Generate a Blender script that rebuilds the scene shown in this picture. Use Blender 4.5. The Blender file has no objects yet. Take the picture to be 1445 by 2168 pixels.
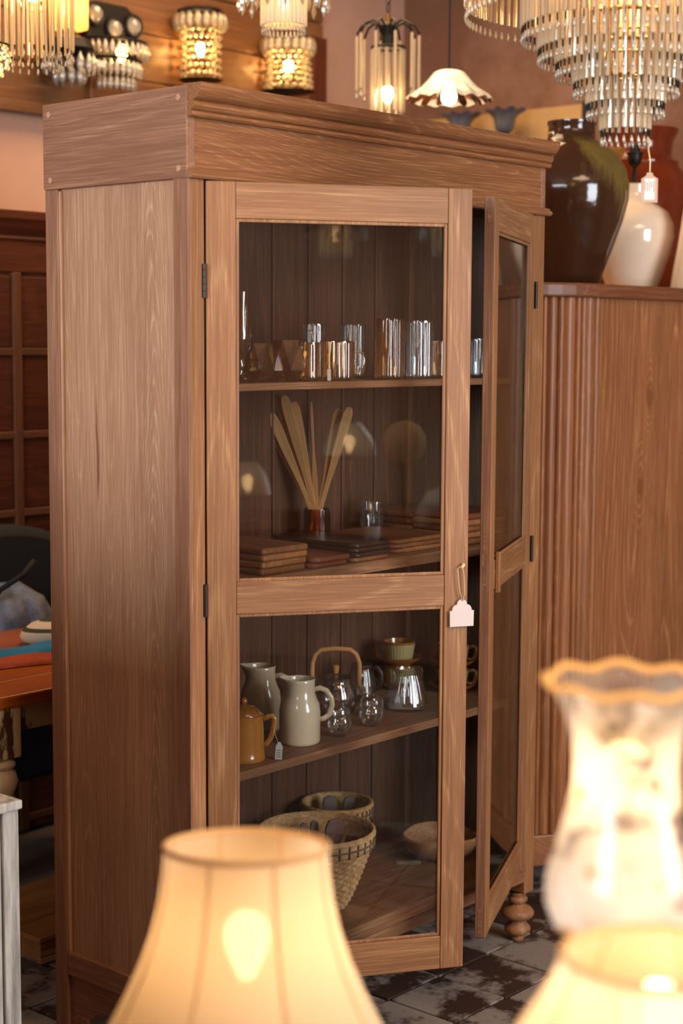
import bpy, math, random
from mathutils import Vector, Matrix
random.seed(7)
S = bpy.context.scene
COL = S.collection
PI = math.pi

# ------------------------------------------------------------------ camera
CAM = (-2.2313, -2.3538, 1.5559)
YAW, PITCH, ROLL = 0.8516, 0.1037, 0.0048
FWD = Vector((math.sin(YAW)*math.cos(PITCH), math.cos(YAW)*math.cos(PITCH), -math.sin(PITCH)))
RGT = Vector((math.cos(YAW), -math.sin(YAW), 0))
UPV = RGT.cross(FWD)
r_ = RGT*math.cos(ROLL) + UPV*math.sin(ROLL)
u_ = -RGT*math.sin(ROLL) + UPV*math.cos(ROLL)
cd = bpy.data.cameras.new('camera')
cam = bpy.data.objects.new('camera', cd); COL.objects.link(cam)
cam.matrix_world = Matrix(((r_.x, u_.x, -FWD.x, CAM[0]), (r_.y, u_.y, -FWD.y, CAM[1]), (r_.z, u_.z, -FWD.z, CAM[2]), (0, 0, 0, 1)))
cd.sensor_fit = 'VERTICAL'; cd.sensor_height = 36; cd.sensor_width = 24
cd.lens = 3457.58/2168*36
cd.clip_start = 0.05
cd.dof.use_dof = True; cd.dof.focus_distance = 3.62; cd.dof.aperture_fstop = 2.8
S.camera = cam

# ------------------------------------------------------------------ light
S.view_settings.view_transform = 'Standard'; S.view_settings.look = 'None'
S.view_settings.gamma = 1.0; S.view_settings.use_curve_mapping = False
S.view_settings.exposure = 0.35
S.cycles.use_denoising = True
S.cycles.max_bounces = 8; S.cycles.transparent_max_bounces = 32
S.cycles.diffuse_bounces = 3; S.cycles.glossy_bounces = 3; S.cycles.transmission_bounces = 8
S.cycles.caustics_reflective = False; S.cycles.caustics_refractive = False
S.cycles.sample_clamp_indirect = 6.0
W = bpy.data.worlds.new('world'); S.world = W; W.use_nodes = True
W.node_tree.nodes['Background'].inputs[0].default_value = (0.75, 0.87, 1.0, 1)
W.node_tree.nodes['Background'].inputs[1].default_value = 1.0

def area_light(name, loc, rot, sx, sy, power, col):
    d = bpy.data.lights.new(name, 'AREA'); d.shape = 'RECTANGLE'; d.size = sx; d.size_y = sy
    d.energy = power; d.color = col
    o = bpy.data.objects.new(name, d); COL.objects.link(o); o.location = loc; o.rotation_euler = rot
    return o
# daylight entering through the shop window in the left wall
area_light('window_daylight', (-4.12, -0.9, 1.95), (0, -PI/2, 0), 1.7, 2.9, 185, (0.86, 0.93, 1.0))
# daylight added through an unseen front window, to light the cabinet inside
area_light('added_front_daylight', (.60, -4.55, 1.8), (PI/2, 0, 0), 1.7, 1.9, 140, (0.88, 0.94, 1.0))
# warm area light added over the aisle, standing in for unseen shop lamps
area_light('ceiling_lamp_light', (-0.2, -2.5, 3.1), (0, 0, 0), 1.6, 1.6, 62, (1.0, 0.70, 0.42))
area_light('rear_warm_fill', (1.6, 1.15, 3.15), (0, 0, 0), 1.6, 0.9, 36, (1.0, 0.66, 0.36))  # added warm fill at the back, set to lift the rear walls

# ------------------------------------------------------------------ materials
def lin(c):
    return tuple(((v/255)/12.92 if v/255 <= .04045 else ((v/255+.055)/1.055)**2.4) for v in c) + (1,)
MATS = {}
def nm(name):
    m = bpy.data.materials.new(name); m.use_nodes = True
    t = m.node_tree; t.nodes.clear()
    o = t.nodes.new('ShaderNodeOutputMaterial')
    return m, t, o
def N(t, kind, **kw):
    n = t.nodes.new(kind)
    for k, v in kw.items(): setattr(n, k, v)
    return n
def mathn(t, op, a, b=None):
    n = t.nodes.new('ShaderNodeMath'); n.operation = op
    for i, x in enumerate((a, b)):
        if x is None: continue
        if isinstance(x, (int, float)): n.inputs[i].default_value = x
        else: t.links.new(x, n.inputs[i])
    return n.outputs[0]
def mix(t, fac, a, b, mode='MIX'):
    n = t.nodes.new('ShaderNodeMix'); n.data_type = 'RGBA'; n.blend_type = mode
    for s, x in ((n.inputs[0], fac), (n.inputs[6], a), (n.inputs[7], b)):
        if isinstance(x, (int, float)): s.default_value = x
        elif isinstance(x, tuple): s.default_value = x
        else: t.links.new(x, s)
    return n.outputs[2]
def ramp(t, fac, pts):
    n = t.nodes.new('ShaderNodeValToRGB'); e = n.color_ramp.elements
    while len(e) < len(pts): e.new(.5)
    for el, (p, c) in zip(e, pts): el.position = p; el.color = c if isinstance(c, tuple) else (c, c, c, 1)
    t.links.new(fac, n.inputs[0]); return n.outputs[0]
def coords(t, scale, rnd=True):
    tc = N(t, 'ShaderNodeTexCoord')
    v = tc.outputs['Object']
    if rnd:
        oi = N(t, 'ShaderNodeObjectInfo')
        cx = N(t, 'ShaderNodeCombineXYZ')
        for i, k in enumerate((13.7, 7.9, 5.3)): t.links.new(mathn(t, 'MULTIPLY', oi.outputs['Random'], k), cx.inputs[i])
        ad = N(t, 'ShaderNodeVectorMath', operation='ADD')
        t.links.new(v, ad.inputs[0]); t.links.new(cx.outputs[0], ad.inputs[1]); v = ad.outputs[0]
    mp = N(t, 'ShaderNodeMapping'); mp.inputs['Scale'].default_value = scale
    t.links.new(v, mp.inputs[0]); return mp.outputs[0]
def noise(t, vec, scale, detail=2, rough=.5, out='Fac', dist=0):
    n = N(t, 'ShaderNodeTexNoise'); n.inputs['Scale'].default_value = scale; n.inputs['Detail'].default_value = detail
    n.inputs['Roughness'].default_value = rough; n.inputs['Distortion'].default_value = dist
    if vec is not None: t.links.new(vec, n.inputs['Vector'])
    return n.outputs[out]
def principled(t, o, col=None, rough=.5, metal=0, bump=None, bs=.2, bd=.002, spec=.5, **kw):
    b = N(t, 'ShaderNodeBsdfPrincipled')
    if isinstance(col, tuple): b.inputs['Base Color'].default_value = col
    elif col is not None: t.links.new(col, b.inputs['Base Color'])
    if isinstance(rough, (int, float)): b.inputs['Roughness'].default_value = rough
    else: t.links.new(rough, b.inputs['Roughness'])
    b.inputs['Metallic'].default_value = metal
    b.inputs['Specular IOR Level'].default_value = spec
    for k, v in kw.items(): b.inputs[k.replace('_', ' ')].default_value = v
    if bump is not None:
        bn = N(t, 'ShaderNodeBump'); bn.inputs['Strength'].default_value = bs; bn.inputs['Distance'].default_value = bd
        t.links.new(bump, bn.inputs['Height']); t.links.new(bn.outputs[0], b.inputs['Normal'])
    t.links.new(b.outputs[0], o.inputs[0]); return b

def wood(name, axis, base, line, dark, rough=.5, rings=14, lineamt=.6, fib=1.0, low=3.2, blotch=.5, spec=.35, feat=None, stain=None):
    """planed timber whose grain runs along the given axis of the object"""
    key = (name, axis)
    if key in MATS: return MATS[key]
    m, t, o = nm(name+'_'+axis)
    al = 'xyz'.index(axis)
    def sc(a, b): return tuple(b if i == al else a for i in range(3))
    v1 = coords(t, sc(low, low*.10))
    n1 = noise(t, v1, 1.0, 1.2, .4)
    v5 = coords(t, sc(60, 4.0)); n5 = noise(t, v5, 1.0, 2, .5)
    f = mathn(t, 'FRACT', mathn(t, 'ADD', mathn(t, 'MULTIPLY', n1, rings*2.2), mathn(t, 'MULTIPLY', n5, .35)))
    v2 = coords(t, sc(330, 7.0))
    n2 = noise(t, v2, 1.0, 3, .65)
    v3 = coords(t, sc(7, 1.0))
    n3 = noise(t, v3, 1.0, 3, .6)
    v4 = coords(t, sc(55, .8)); n4 = noise(t, v4, 1.0, 3, .6)
    lines = ramp(t, f, [(0, 1.0), (.04, .9), (.12, .22), (.5, 0.0), (.9, .1), (1, 1.0)])
    if feat: lines = feat(t, lines)
    c = mix(t, ramp(t, n3, [(.30, 0.0), (.75, .8)]), lin(base), lin(dark))
    c = mix(t, mathn(t, 'MULTIPLY', ramp(t, n4, [(.42, 0.0), (.66, 1.0)]), blotch), c, lin(dark))
    lm = mathn(t, 'MULTIPLY', mathn(t, 'MULTIPLY', lines, ramp(t, n2, [(.38, .1), (.58, 1.0)])), lineamt)
    c = mix(t, lm, c, lin(line))
    c = mix(t, mathn(t, 'MULTIPLY', ramp(t, n2, [(.40, 1.0), (.55, 0.0)]), .42*fib), c, lin(dark))
    c = mix(t, mathn(t, 'MULTIPLY', ramp(t, n2, [(.55, 0.0), (.68, 1.0)]), .25*fib), c, lin(line))
    if stain: c = mix(t, stain(t), c, lin((96, 52, 28)))
    principled(t, o, c, rough, bump=n2, bs=.22*fib, bd=.0012, spec=spec)
    MATS[key] = m; return m
def xyz(t):
    tc = N(t, 'ShaderNodeTexCoord'); sx = N(t, 'ShaderNodeSeparateXYZ'); t.links.new(tc.outputs['Object'], sx.inputs[0]); return sx.outputs
def cathedral(y0, wid, freq, reach):
    """flame-shaped growth rings stacked along a flat-sawn board"""
    def f(t, lines):
        q = xyz(t); n = noise(t, coords(t, (9, 9, 2.2), False), 1.0, 2); n2 = noise(t, coords(t, (120, 120, 20), False), 1.0, 2)
        dy = mathn(t, 'ABSOLUTE', mathn(t, 'ADD', mathn(t, 'SUBTRACT', q[1], y0), mathn(t, 'MULTIPLY', mathn(t, 'SUBTRACT', n, .5), .05)))
        ph = mathn(t, 'ADD', mathn(t, 'MULTIPLY', q[2], freq), mathn(t, 'POWER', mathn(t, 'DIVIDE', dy, wid), 1.6))
        ph = mathn(t, 'ADD', ph, mathn(t, 'ADD', mathn(t, 'MULTIPLY', n, 5.0), mathn(t, 'MULTIPLY', n2, .5)))
        L = ramp(t, mathn(t, 'FRACT', ph), [(0, 1.0), (.10, .5), (.3, 0.0), (.85, 0.0), (1, 1.0)])
        k = ramp(t, mathn(t, 'DIVIDE', dy, reach), [(.45, 1.0), (1.0, 0.0)])
        return mix(t, k, mathn(t, 'MULTIPLY', lines, .6), L)
    return f
def knots(pts):
    def f(t, lines):
        q = xyz(t); out = lines
        n = noise(t, coords(t, (16, 16, 8), False), 1.0, 2)
        for x0, z0, w in pts:
            dx = mathn(t, 'DIVIDE', mathn(t, 'SUBTRACT', q[0], x0), w); dz = mathn(t, 'DIVIDE', mathn(t, 'SUBTRACT', q[2], z0), w*2.4)
            d = mathn(t, 'ADD', mathn(t, 'SQRT', mathn(t, 'ADD', mathn(t, 'MULTIPLY', dx, dx), mathn(t, 'MULTIPLY', dz, dz))), mathn(t, 'MULTIPLY', mathn(t, 'SUBTRACT', n, .5), .9))
            L = ramp(t, mathn(t, 'FRACT', mathn(t, 'MULTIPLY', d, 3.2)), [(0, 1.0), (.14, .4), (.35, 0.0), (.85, 0.0), (1, 1.0)])
            out = mix(t, ramp(t, mathn(t, 'MULTIPLY', d, .5), [(.45, 1.0), (.85, 0.0)]), out, L)
        return out
    return f
def knot_hearts(pts):
    def f(t):
        q = xyz(t); out = None
        for x0, z0, w in pts:
            dx = mathn(t, 'DIVIDE', mathn(t, 'SUBTRACT', q[0], x0), w); dz = mathn(t, 'DIVIDE', mathn(t, 'SUBTRACT', q[2], z0), w*1.8)
            d = mathn(t, 'ADD', mathn(t, 'MULTIPLY', dx, dx), mathn(t, 'MULTIPLY', dz, dz))
            m_ = ramp(t, mathn(t, 'MULTIPLY', d, .5), [(.1, .55), (.9, 0.0)])
            out = m_ if out is None else mathn(t, 'ADD', out, m_)
        return out
    return f
def scar(y0, z0, z1):
    def f(t):
        q = xyz(t); n = noise(t, coords(t, (3, 3, 9), False), 1.0, 2)
        dy = mathn(t, 'ABSOLUTE', mathn(t, 'ADD', mathn(t, 'SUBTRACT', q[1], y0), mathn(t, 'MULTIPLY', mathn(t, 'SUBTRACT', n, .5), .02)))
        a = ramp(t, mathn(t, 'MULTIPLY', dy, 100), [(.15, 1.0), (.55, 0.0)])
        b = ramp(t, mathn(t, 'DIVIDE', mathn(t, 'SUBTRACT', q[2], z0), z1-z0), [(0, 0.0), (.25, 1.0), (.6, .9), (1, 0.0)])
        return mathn(t, 'MULTIPLY', mathn(t, 'MULTIPLY', a, b), .8)
    return f
def W_front(a): return wood('teak_front', a, (156, 108, 70), (192, 148, 104), (114, 74, 45), .5, 13, .36)
def W_side(a): return wood('teak_side', a, (186, 140, 108), (214, 176, 142), (146, 102, 74), .55, 20, .34, low=5.0, blotch=.45)
def W_dark(a): return wood('teak_post', a, (146, 102, 76), (180, 136, 106), (108, 70, 50), .55, 10, .4)
def W_frieze(a): return wood('teak_frieze', a, (144, 94, 58), (182, 132, 90), (106, 65, 37), .42, 24, .5, low=6)
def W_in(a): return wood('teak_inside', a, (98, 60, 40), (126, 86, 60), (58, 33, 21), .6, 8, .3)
def W_grey(a): return wood('grey_teak', a, (148, 122, 104), (172, 150, 132), (104, 82, 68), .6, 8, .3)  # greyer, paler tone for the right inner side and the offcut
def W_shelf(a): return wood('shelf_teak', a, (150, 104, 70), (180, 136, 98), (108, 70, 46), .55, 10, .4)
def W_counter(a): return wood('counter_teak', a, (156, 100, 62), (184, 130, 88), (112, 68, 40), .4, 18, .42, low=4.2)
def W_red(a): return wood('redwood', a, (98, 48, 26), (118, 64, 38), (62, 28, 14), .42, 9, .35)
def W_board(a): return wood('wall_plank', a, (122, 80, 46), (150, 104, 62), (82, 50, 26), .45, 8, .35)
def W_table(a): return wood('orange_table', a, (172, 92, 34), (196, 118, 56), (134, 62, 20), .32, 8, .3)

def plain(name, col, rough=.5, metal=0, var=.12, scale=30, bump=0, spec=.5, **kw):
    if name in MATS: return MATS[name]
    m, t, o = nm(name)
    v = coords(t, (1, 1, 1)); n = noise(t, v, scale, 3, .6)
    L = lin(col); D = tuple(x*(1-var*1.6) for x in L[:3]) + (1,); B = tuple(min(1, x*(1+var)) for x in L[:3]) + (1,)
    c = mix(t, n, D, B)
    principled(t, o, c, rough, metal, bump=n if bump else None, bs=bump, spec=spec, **kw)
    MATS[name] = m; return m
def glass(name, tint=(255, 255, 255), edge=(220, 225, 225), refl=1.0, rough=.02, milk=0.0, milkcol=(240, 230, 215), ior=1.5, flat=0.0, cap=1.0):
    """thin-walled clear or tinted glass"""
    if name in MATS: return MATS[name]
    m, t, o = nm(name)
    lw = N(t, 'ShaderNodeLayerWeight'); lw.inputs['Blend'].default_value = .35
    c = mix(t, mathn(t, 'POWER', lw.outputs['Facing'], 2.0), lin(tint), lin(edge))
    tr = N(t, 'ShaderNodeBsdfTransparent'); t.links.new(c, tr.inputs[0])
    gl = N(t, 'ShaderNodeBsdfGlossy'); gl.inputs['Roughness'].default_value = rough
    fr = N(t, 'ShaderNodeFresnel'); fr.inputs['IOR'].default_value = ior
    mx = N(t, 'ShaderNodeMixShader'); t.links.new(mathn(t, 'MINIMUM', mathn(t, 'ADD', mathn(t, 'MULTIPLY', fr.outputs[0], refl), flat), cap), mx.inputs[0])
    base = tr.outputs[0]
    if milk:
        df = N(t, 'ShaderNodeBsdfDiffuse'); df.inputs[0].default_value = lin(milkcol)
        tl = N(t, 'ShaderNodeBsdfTranslucent'); tl.inputs[0].default_value = lin(milkcol)
        m2 = N(t, 'ShaderNodeMixShader'); m2.inputs[0].default_value = .5
        t.links.new(df.outputs[0], m2.inputs[1]); t.links.new(tl.outputs[0], m2.inputs[2])
        m3 = N(t, 'ShaderNodeMixShader'); m3.inputs[0].default_value = milk
        t.links.new(base, m3.inputs[1]); t.links.new(m2.outputs[0], m3.inputs[2]); base = m3.outputs[0]
    t.links.new(base, mx.inputs[1]); t.links.new(gl.outputs[0], mx.inputs[2])
    t.links.new(mx.outputs[0], o.inputs[0])
    MATS[name] = m; return m
def emit(name, col, strength):
    if name in MATS: return MATS[name]
    m, t, o = nm(name)
    e = N(t, 'ShaderNodeEmission'); e.inputs[0].default_value = lin(col); e.inputs[1].default_value = strength
    t.links.new(e.outputs[0], o.inputs[0]); MATS[name] = m; return m
def shade_cloth(name, col, trans=.6, scale=400, open_=0.0):
    if name in MATS: return MATS[name]
    m, t, o = nm(name)
    v = coords(t, (1, 1, 1), False); n = noise(t, v, scale, 2)
    c = mix(t, n, lin(col), tuple(x*.86 for x in lin(col)[:3]) + (1,))
    d = N(t, 'ShaderNodeBsdfDiffuse'); tl = N(t, 'ShaderNodeBsdfTranslucent')
    t.links.new(c, d.inputs[0]); t.links.new(c, tl.inputs[0])
    mx = N(t, 'ShaderNodeMixShader'); mx.inputs[0].default_value = trans
    t.links.new(d.outputs[0], mx.inputs[1]); t.links.new(tl.outputs[0], mx.inputs[2])
    if open_:
        tr = N(t, 'ShaderNodeBsdfTransparent'); m4 = N(t, 'ShaderNodeMixShader'); m4.inputs[0].default_value = open_
        t.links.new(mx.outputs[0], m4.inputs[1]); t.links.new(tr.outputs[0], m4.inputs[2]); t.links.new(m4.outputs[0], o.inputs[0])
    else: t.links.new(mx.outputs[0], o.inputs[0])
    MATS[name] = m; return m
def two_tone(name, a, b, scale, lo, hi, rough=.6, detail=6, vscale=(1, 1, 1), bump=.3, bd=.002, spec=.4):
    if name in MATS: return MATS[name]
    m, t, o = nm(name)
    v = coords(t, vscale); n = noise(t, v, scale, detail, .62)
    fine = noise(t, v, scale*9, 4, .6)
    f = ramp(t, mathn(t, 'ADD', n, mathn(t, 'MULTIPLY', mathn(t, 'SUBTRACT', fine, .5), .16)), [(lo, 0.0), (hi, 1.0)])
    c = mix(t, f, lin(a), lin(b))
    c = mix(t, mathn(t, 'MULTIPLY', fine, .22), c, tuple(x*.5 for x in lin(a)[:3]) + (1,))
    principled(t, o, c, rough, bump=f, bs=bump, bd=bd, spec=spec); MATS[name] = m; return m

M_pane = glass('window_glass', (252, 253, 252), (225, 235, 230), .8, .012)
M_clear = glass('clear_glass', (252, 252, 252), (228, 230, 228), 1.0, .03, .01, flat=.11, cap=.5)
M_amber = glass('amber_glass', (246, 228, 200), (218, 178, 126), 1.0, .04, .03, (240, 200, 150), flat=.11, cap=.5)
M_honey = glass('honey_glass', (236, 184, 116), (190, 118, 54), 2.6, .05, .05, (220, 140, 60))
M_crystal = glass('crystal', (246, 236, 220), (170, 146, 118), 3.0, .06, .38, (255, 244, 224))
M_rod = glass('crystal_rod', (250, 240, 224), (206, 178, 146), 2.2, .10, .60, (255, 234, 200))
M_beadwarm = glass('warm_bead', (250, 236, 206), (190, 160, 112), 2.4, .08, .5, (255, 232, 186))
M_black = plain('black_metal', (26, 22, 20), .45, .6)
M_iron = plain('dark_iron', (62, 54, 50), .5, .8)
M_brass = plain('brass', (176, 128, 58), .3, 1.0)
M_white = plain('white_card', (206, 190, 184), .7, var=.04)
M_string = plain('string', (208, 178, 136), .8)
M_bulb = emit('bulb_glow', (255, 216, 158), 26)
M_bulb_soft = emit('bulb_glow_soft', (255, 206, 140), 14)

# ------------------------------------------------------------------ mesh tools
class MB:
    def __init__(s): s.v = []; s.f = []
    def add(s, v, f):
        n = len(s.v); s.v += [tuple(x) for x in v]; s.f += [tuple(i+n for i in q) for q in f]; return s
    def box(s, x0, x1, y0, y1, z0, z1):
        return s.add([(x, y, z) for z in (z0, z1) for y in (y0, y1) for x in (x0, x1)],
                     [(0, 2, 3, 1), (4, 5, 7, 6), (0, 1, 5, 4), (2, 6, 7, 3), (0, 4, 6, 2), (1, 3, 7, 5)])
    def lathe(s, prof, seg=32, mod=None, a0=0, a1=2*PI, cap=False, ctr=(0, 0, 0)):
        full = abs(a1-a0-2*PI) < 1e-6; k = seg if full else seg+1
        V = []; F = []
        for i, (r, z) in enumerate(prof):
            for j in range(k):
                a = a0+(a1-a0)*j/seg
                rr, zz = (r, z) if mod is None else mod(r, z, a, i)
                V.append((ctr[0]+rr*math.cos(a), ctr[1]+rr*math.sin(a), ctr[2]+zz))
        for i in range(len(prof)-1):
            for j in range(seg):
                j2 = (j+1) % k
                F.append((i*k+j, i*k+j2, (i+1)*k+j2, (i+1)*k+j))
        if cap:
            F.append(tuple(range(k-1, -1, -1))); b = (len(prof)-1)*k; F.append(tuple(range(b, b+k)))
        return s.add(V, F)
    def tube(s, pts, rad, seg=8, closed=False, flat=1.0):
        pts = [Vector(p) for p in pts]; n = len(pts); V = []; F = []
        up = Vector((0, 0, 1)); prev = None
        for i, p in enumerate(pts):
            a = pts[(i-1) % n] if closed or i > 0 else p; b = pts[(i+1) % n] if closed or i < n-1 else p
            d = (b-a).normalized()
            if prev is None:
                q = d.cross(up)
                if q.length < .05: q = d.cross(Vector((1, 0, 0)))
            else: q = prev - d*prev.dot(d)
            q.normalize(); prev = q; w = d.cross(q)
            r = rad[i] if isinstance(rad, (list, tuple)) else rad
            for j in range(seg):
                t = 2*PI*j/seg; V.append(p+q*(math.cos(t)*r)+w*(math.sin(t)*r*flat))
        m = n if closed else n-1
        for i in range(m):
            for j in range(seg):
                i2 = (i+1) % n; j2 = (j+1) % seg
                F.append((i*seg+j, i*seg+j2, i2*seg+j2, i2*seg+j))
        if not closed:
            F.append(tuple(range(seg-1, -1, -1))); F.append(tuple(range((n-1)*seg, n*seg)))
        return s.add(V, F)
    def prism(s, poly, a, b, plane='xy'):
        """polygon in a plane extruded along the remaining axis from a to b"""
        n = len(poly)
        def P(u, v, w): return {'xy': (u, v, w), 'xz': (u, w, v), 'yz': (w, u, v)}[plane]
        V = [P(u, v, a) for u, v in poly]+[P(u, v, b) for u, v in poly]
        F = [tuple(range(n)), tuple(range(2*n-1, n-1, -1))]+[(i, i+n, (i+1) % n+n, (i+1) % n) for i in range(n)]
        return s.add(V, F)
    def ball(s, c, r, seg=10, rings=6, sz=1.0):
        prof = [(max(1e-4, r*math.sin(PI*i/rings)), -r*sz*math.cos(PI*i/rings)) for i in range(rings+1)]
        return s.lathe(prof, seg, ctr=c)
    def mesh(s, name, smooth=None):
        me = bpy.data.meshes.new(name); me.from_pydata(s.v, [], s.f)
        import bmesh
        b = bmesh.new(); b.from_mesh(me); bmesh.ops.remove_doubles(b, verts=b.verts, dist=1e-6)
        bmesh.ops.recalc_face_normals(b, faces=b.faces); b.to_mesh(me); b.free()
        if smooth is not None:
            me.polygons.foreach_set('use_smooth', [True]*len(me.polygons))
            if smooth < 180: me.set_sharp_from_angle(angle=math.radians(smooth))
        me.update(); return me
    def build(s, name, mat, parent=None, smooth=None, bevel=0, loc=None, rot=None, solid=0, sub=0):
        o = bpy.data.objects.new(name, s.mesh(name, smooth)); COL.objects.link(o)
        o.data.materials.append(mat)
        if parent is not None: o.parent = parent
        if loc: o.location = loc
        if rot: o.rotation_euler = rot
        if solid:
            k = o.modifiers.new('thickness', 'SOLIDIFY'); k.thickness = solid; k.offset = 0
        if bevel:
            k = o.modifiers.new('edge', 'BEVEL'); k.width = bevel; k.segments = 2; k.limit_method = 'ANGLE'; k.angle_limit = math.radians(40)
        if sub:
            k = o.modifiers.new('sub', 'SUBSURF'); k.levels = sub; k.render_levels = sub
        return o
def box(name, mat, parent, x0, x1, y0, y1, z0, z1, bevel=.0015):
    return MB().box(x0, x1, y0, y1, z0, z1).build(name, mat, parent, bevel=bevel)
def tag(o, label, cat, group=None):
    o['label'] = label; o['category'] = cat
    if group: o['group'] = group
    return o
def thing(name, label, cat, loc=(0, 0, 0), rotz=0, group=None):
    o = bpy.data.objects.new(name, None); COL.objects.link(o); o.empty_display_size = .05
    o.location = loc; o.rotation_euler = (0, 0, rotz); return tag(o, label, cat, group)
def sub(name, parent, loc=(0, 0, 0), rot=(0, 0, 0)):
    o = bpy.data.objects.new(name, None); COL.objects.link(o); o.parent = parent; o.location = loc; o.rotation_euler = rot
    o.empty_display_size = .03; return o
def inst(src, parent, loc=(0, 0, 0), rot=(0, 0, 0), scale=None):
    o = src.copy(); COL.objects.link(o); o.parent = parent; o.location = loc; o.rotation_euler = rot
    if scale: o.scale = scale
    return o
def struct(o): o['kind'] = 'structure'; return o
def copy_tree(o, parent=None):
    c = o.copy(); COL.objects.link(c); c.parent = parent
    for ch in list(o.children): copy_tree(ch, c)
    return c
def rounded(w, d, r, n=5):
    P = []
    for cx, cy, a in ((w-r, r, -PI/2), (w-r, d-r, 0), (r, d-r, PI/2), (r, r, PI)):
        for i in range(n): P.append((cx+r*math.cos(a+PI/2*i/(n-1)), cy+r*math.sin(a+PI/2*i/(n-1))))
    return P
VIEW = -YAW      # turning a thing by this puts its local x along the shelf towards the right door

# ------------------------------------------------------------------ setting
M_floor = plain('screed', (84, 70, 60), .8, scale=8)
M_tile = two_tone('worn_tile', (56, 38, 30), (142, 132, 126), 5.5, .47, .56, .62, bump=.2)
M_pink = two_tone('pink_plaster', (176, 134, 112), (190, 150, 128), 2.0, .3, .7, .9, bump=.05)
M_brownwall = two_tone('brown_plaster', (116, 80, 60), (166, 126, 104), 1.7, .42, .74, .85, bump=.06)
M_ceil = plain('ceiling_paint', (150, 122, 100), .9, scale=4)

fl = struct(box('floor', M_floor, None, -4.2, 3.24, -4.6, 2.1, -.1, -.012, 0))
fl['label'] = 'floor of worn square cement tiles'
TS = .2
tp = [MB().prism([(x, y) for x, y in rounded(TS-.006, TS-.006, .006, 3)], -.02, 0).build('tile', M_tile, fl, bevel=.002) for _ in range(1)][0]
first = True
for i in range(-8, 14):
    for j in range(-10, 5):
        x, y = i*TS+.07, j*TS+.03
        if x-y < -.75 or x-y > 3.3: continue
        o = tp if first else inst(tp, fl)
        first = False
        o.location = (x, y, random.uniform(-.0035, -.0005)); o.rotation_euler = (random.uniform(-.004, .004), random.uniform(-.004, .004), 0)
struct(box('wall_back', M_pink, None, -4.3, 3.34, 2.1, 2.2, -.1, 3.2, 0))
struct(box('wall_right', M_brownwall, None, 3.24, 3.34, -4.6, 2.1, -.1, 3.2, 0))
wf = MB()
for a in ((-4.3, -.30, -.1, 3.2), (1.5, 3.34, -.1, 3.2), (-.30, 1.5, -.1, .8), (-.30, 1.5, 2.8, 3.2)): wf.box(a[0], a[1], -4.7, -4.6, a[2], a[3])
struct(wf.build('wall_front', M_pink))
w2n = MB()
for x in (-.30, .57, 1.44): w2n.box(x, x+.06, -4.67, -4.61, .8, 2.8)
for z in (.8, 2.74): w2n.box(-.24, 1.44, -4.665, -4.615, z, z+.06)
w2o = struct(w2n.build('added_window', plain('window_paint', (200, 190, 176), .5)))  # unseen front window added to carry light into the cabinet
for x0, x1 in ((-.24, .57), (.63, 1.44)): MB().box(x0, x1, -4.645, -4.64, .86, 2.74).build('glass_pane', M_pane, w2o)
struct(box('ceiling', M_ceil, None, -4.3, 3.34, -4.7, 2.2, 3.2, 3.3, 0))
wl = MB()
for a in ((-4.6, -2.4, -.1, 3.2), (.6, 2.1, -.1, 3.2), (-2.4, .6, -.1, 1.05), (-2.4, .6, 2.85, 3.2)): wl.box(-4.3, -4.2, *a)
struct(wl.build('wall_left', M_pink))
wn = MB()
for y in (-2.4, -1.4, -.42, .54): wn.box(-4.27, -4.21, y, y+.06, 1.05, 2.85)
for z in (1.05, 1.95, 2.79): wn.box(-4.265, -4.215, -2.34, .54, z, z+.06)
wo = struct(wn.build('window_1', plain('window_paint', (200, 190, 176), .5)))
for k, (y0, y1) in enumerate(((-2.34, -1.4), (-1.34, -.42), (-.36, .54))):
    for z0, z1 in ((1.11, 1.95), (2.01, 2.79)):
        MB().box(-4.245, -4.24, y0, y1, z0, z1).build('glass_pane', M_pane, wo)

# ------------------------------------------------------------------ display cabinet
CW, CD, TOP = 1.226, .441, 2.05
cab = thing('display_cabinet', 'tall teak display cabinet with two glazed doors standing ajar', 'cabinet')
# posts
for (x0, y0, zb) in ((0, 0, .0), (CW-.042, 0, .13), (0, CD-.042, 0), (CW-.042, CD-.042, 0)):
    p = box('post', W_front('z') if y0 == 0 else W_dark('z'), cab, x0+(.003 if y0 == 0 and x0 == 0 else 0), x0+.042, y0, y0+.042, zb if y0 else .13, TOP-.177, .002)
# thin darker facing on the left outer face of the front post
box('post_facing', W_dark('z'), cab, -.0015, .003, 0.0, .042, .0, TOP-.177, .0008)
# left side
box('side_panel', wood('teak_side_panel', 'z', (178, 136, 104), (210, 176, 142), (138, 98, 71), .55, 20, .5, low=5.0, blotch=.45, feat=cathedral(.115, .016, 15, .085), stain=scar(.292, 1.20, 1.47)), cab, .010, .022, .040, CD-.040, .2, TOP-.175, 0)
for y in (.040, CD-.048): box('panel_bead', W_side('z'), cab, .002, .012, y, y+.008, .21, TOP-.18, .003)
box('side_frieze', W_dark('y'), cab, -.004, .018, 0, CD, TOP-.177, TOP, .002)
for y, z in ((.022, TOP-.022), (CD-.022, TOP-.022), (.022, TOP-.158), (CD-.025, TOP-.158)):
    MB().lathe([(.0001, 0), (.0062, 0), (.0062, .002), (.0001, .0025)], 14).build('peg', plain('peg_wood', (176, 132, 104), .6), cab, loc=(-.0042, y, z), rot=(0, -PI/2, 0))
box('side_rail', W_dark('y'), cab, .000, .022, .042, CD-.042, .158, .212, .003)
ap = [(.042, .0), (.075, .0)]
for i in range(9): a = PI-PI*i/8; ap.append((CD/2+.13*math.cos(a)*1.0, .045+.06*math.sin(a)))
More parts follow.
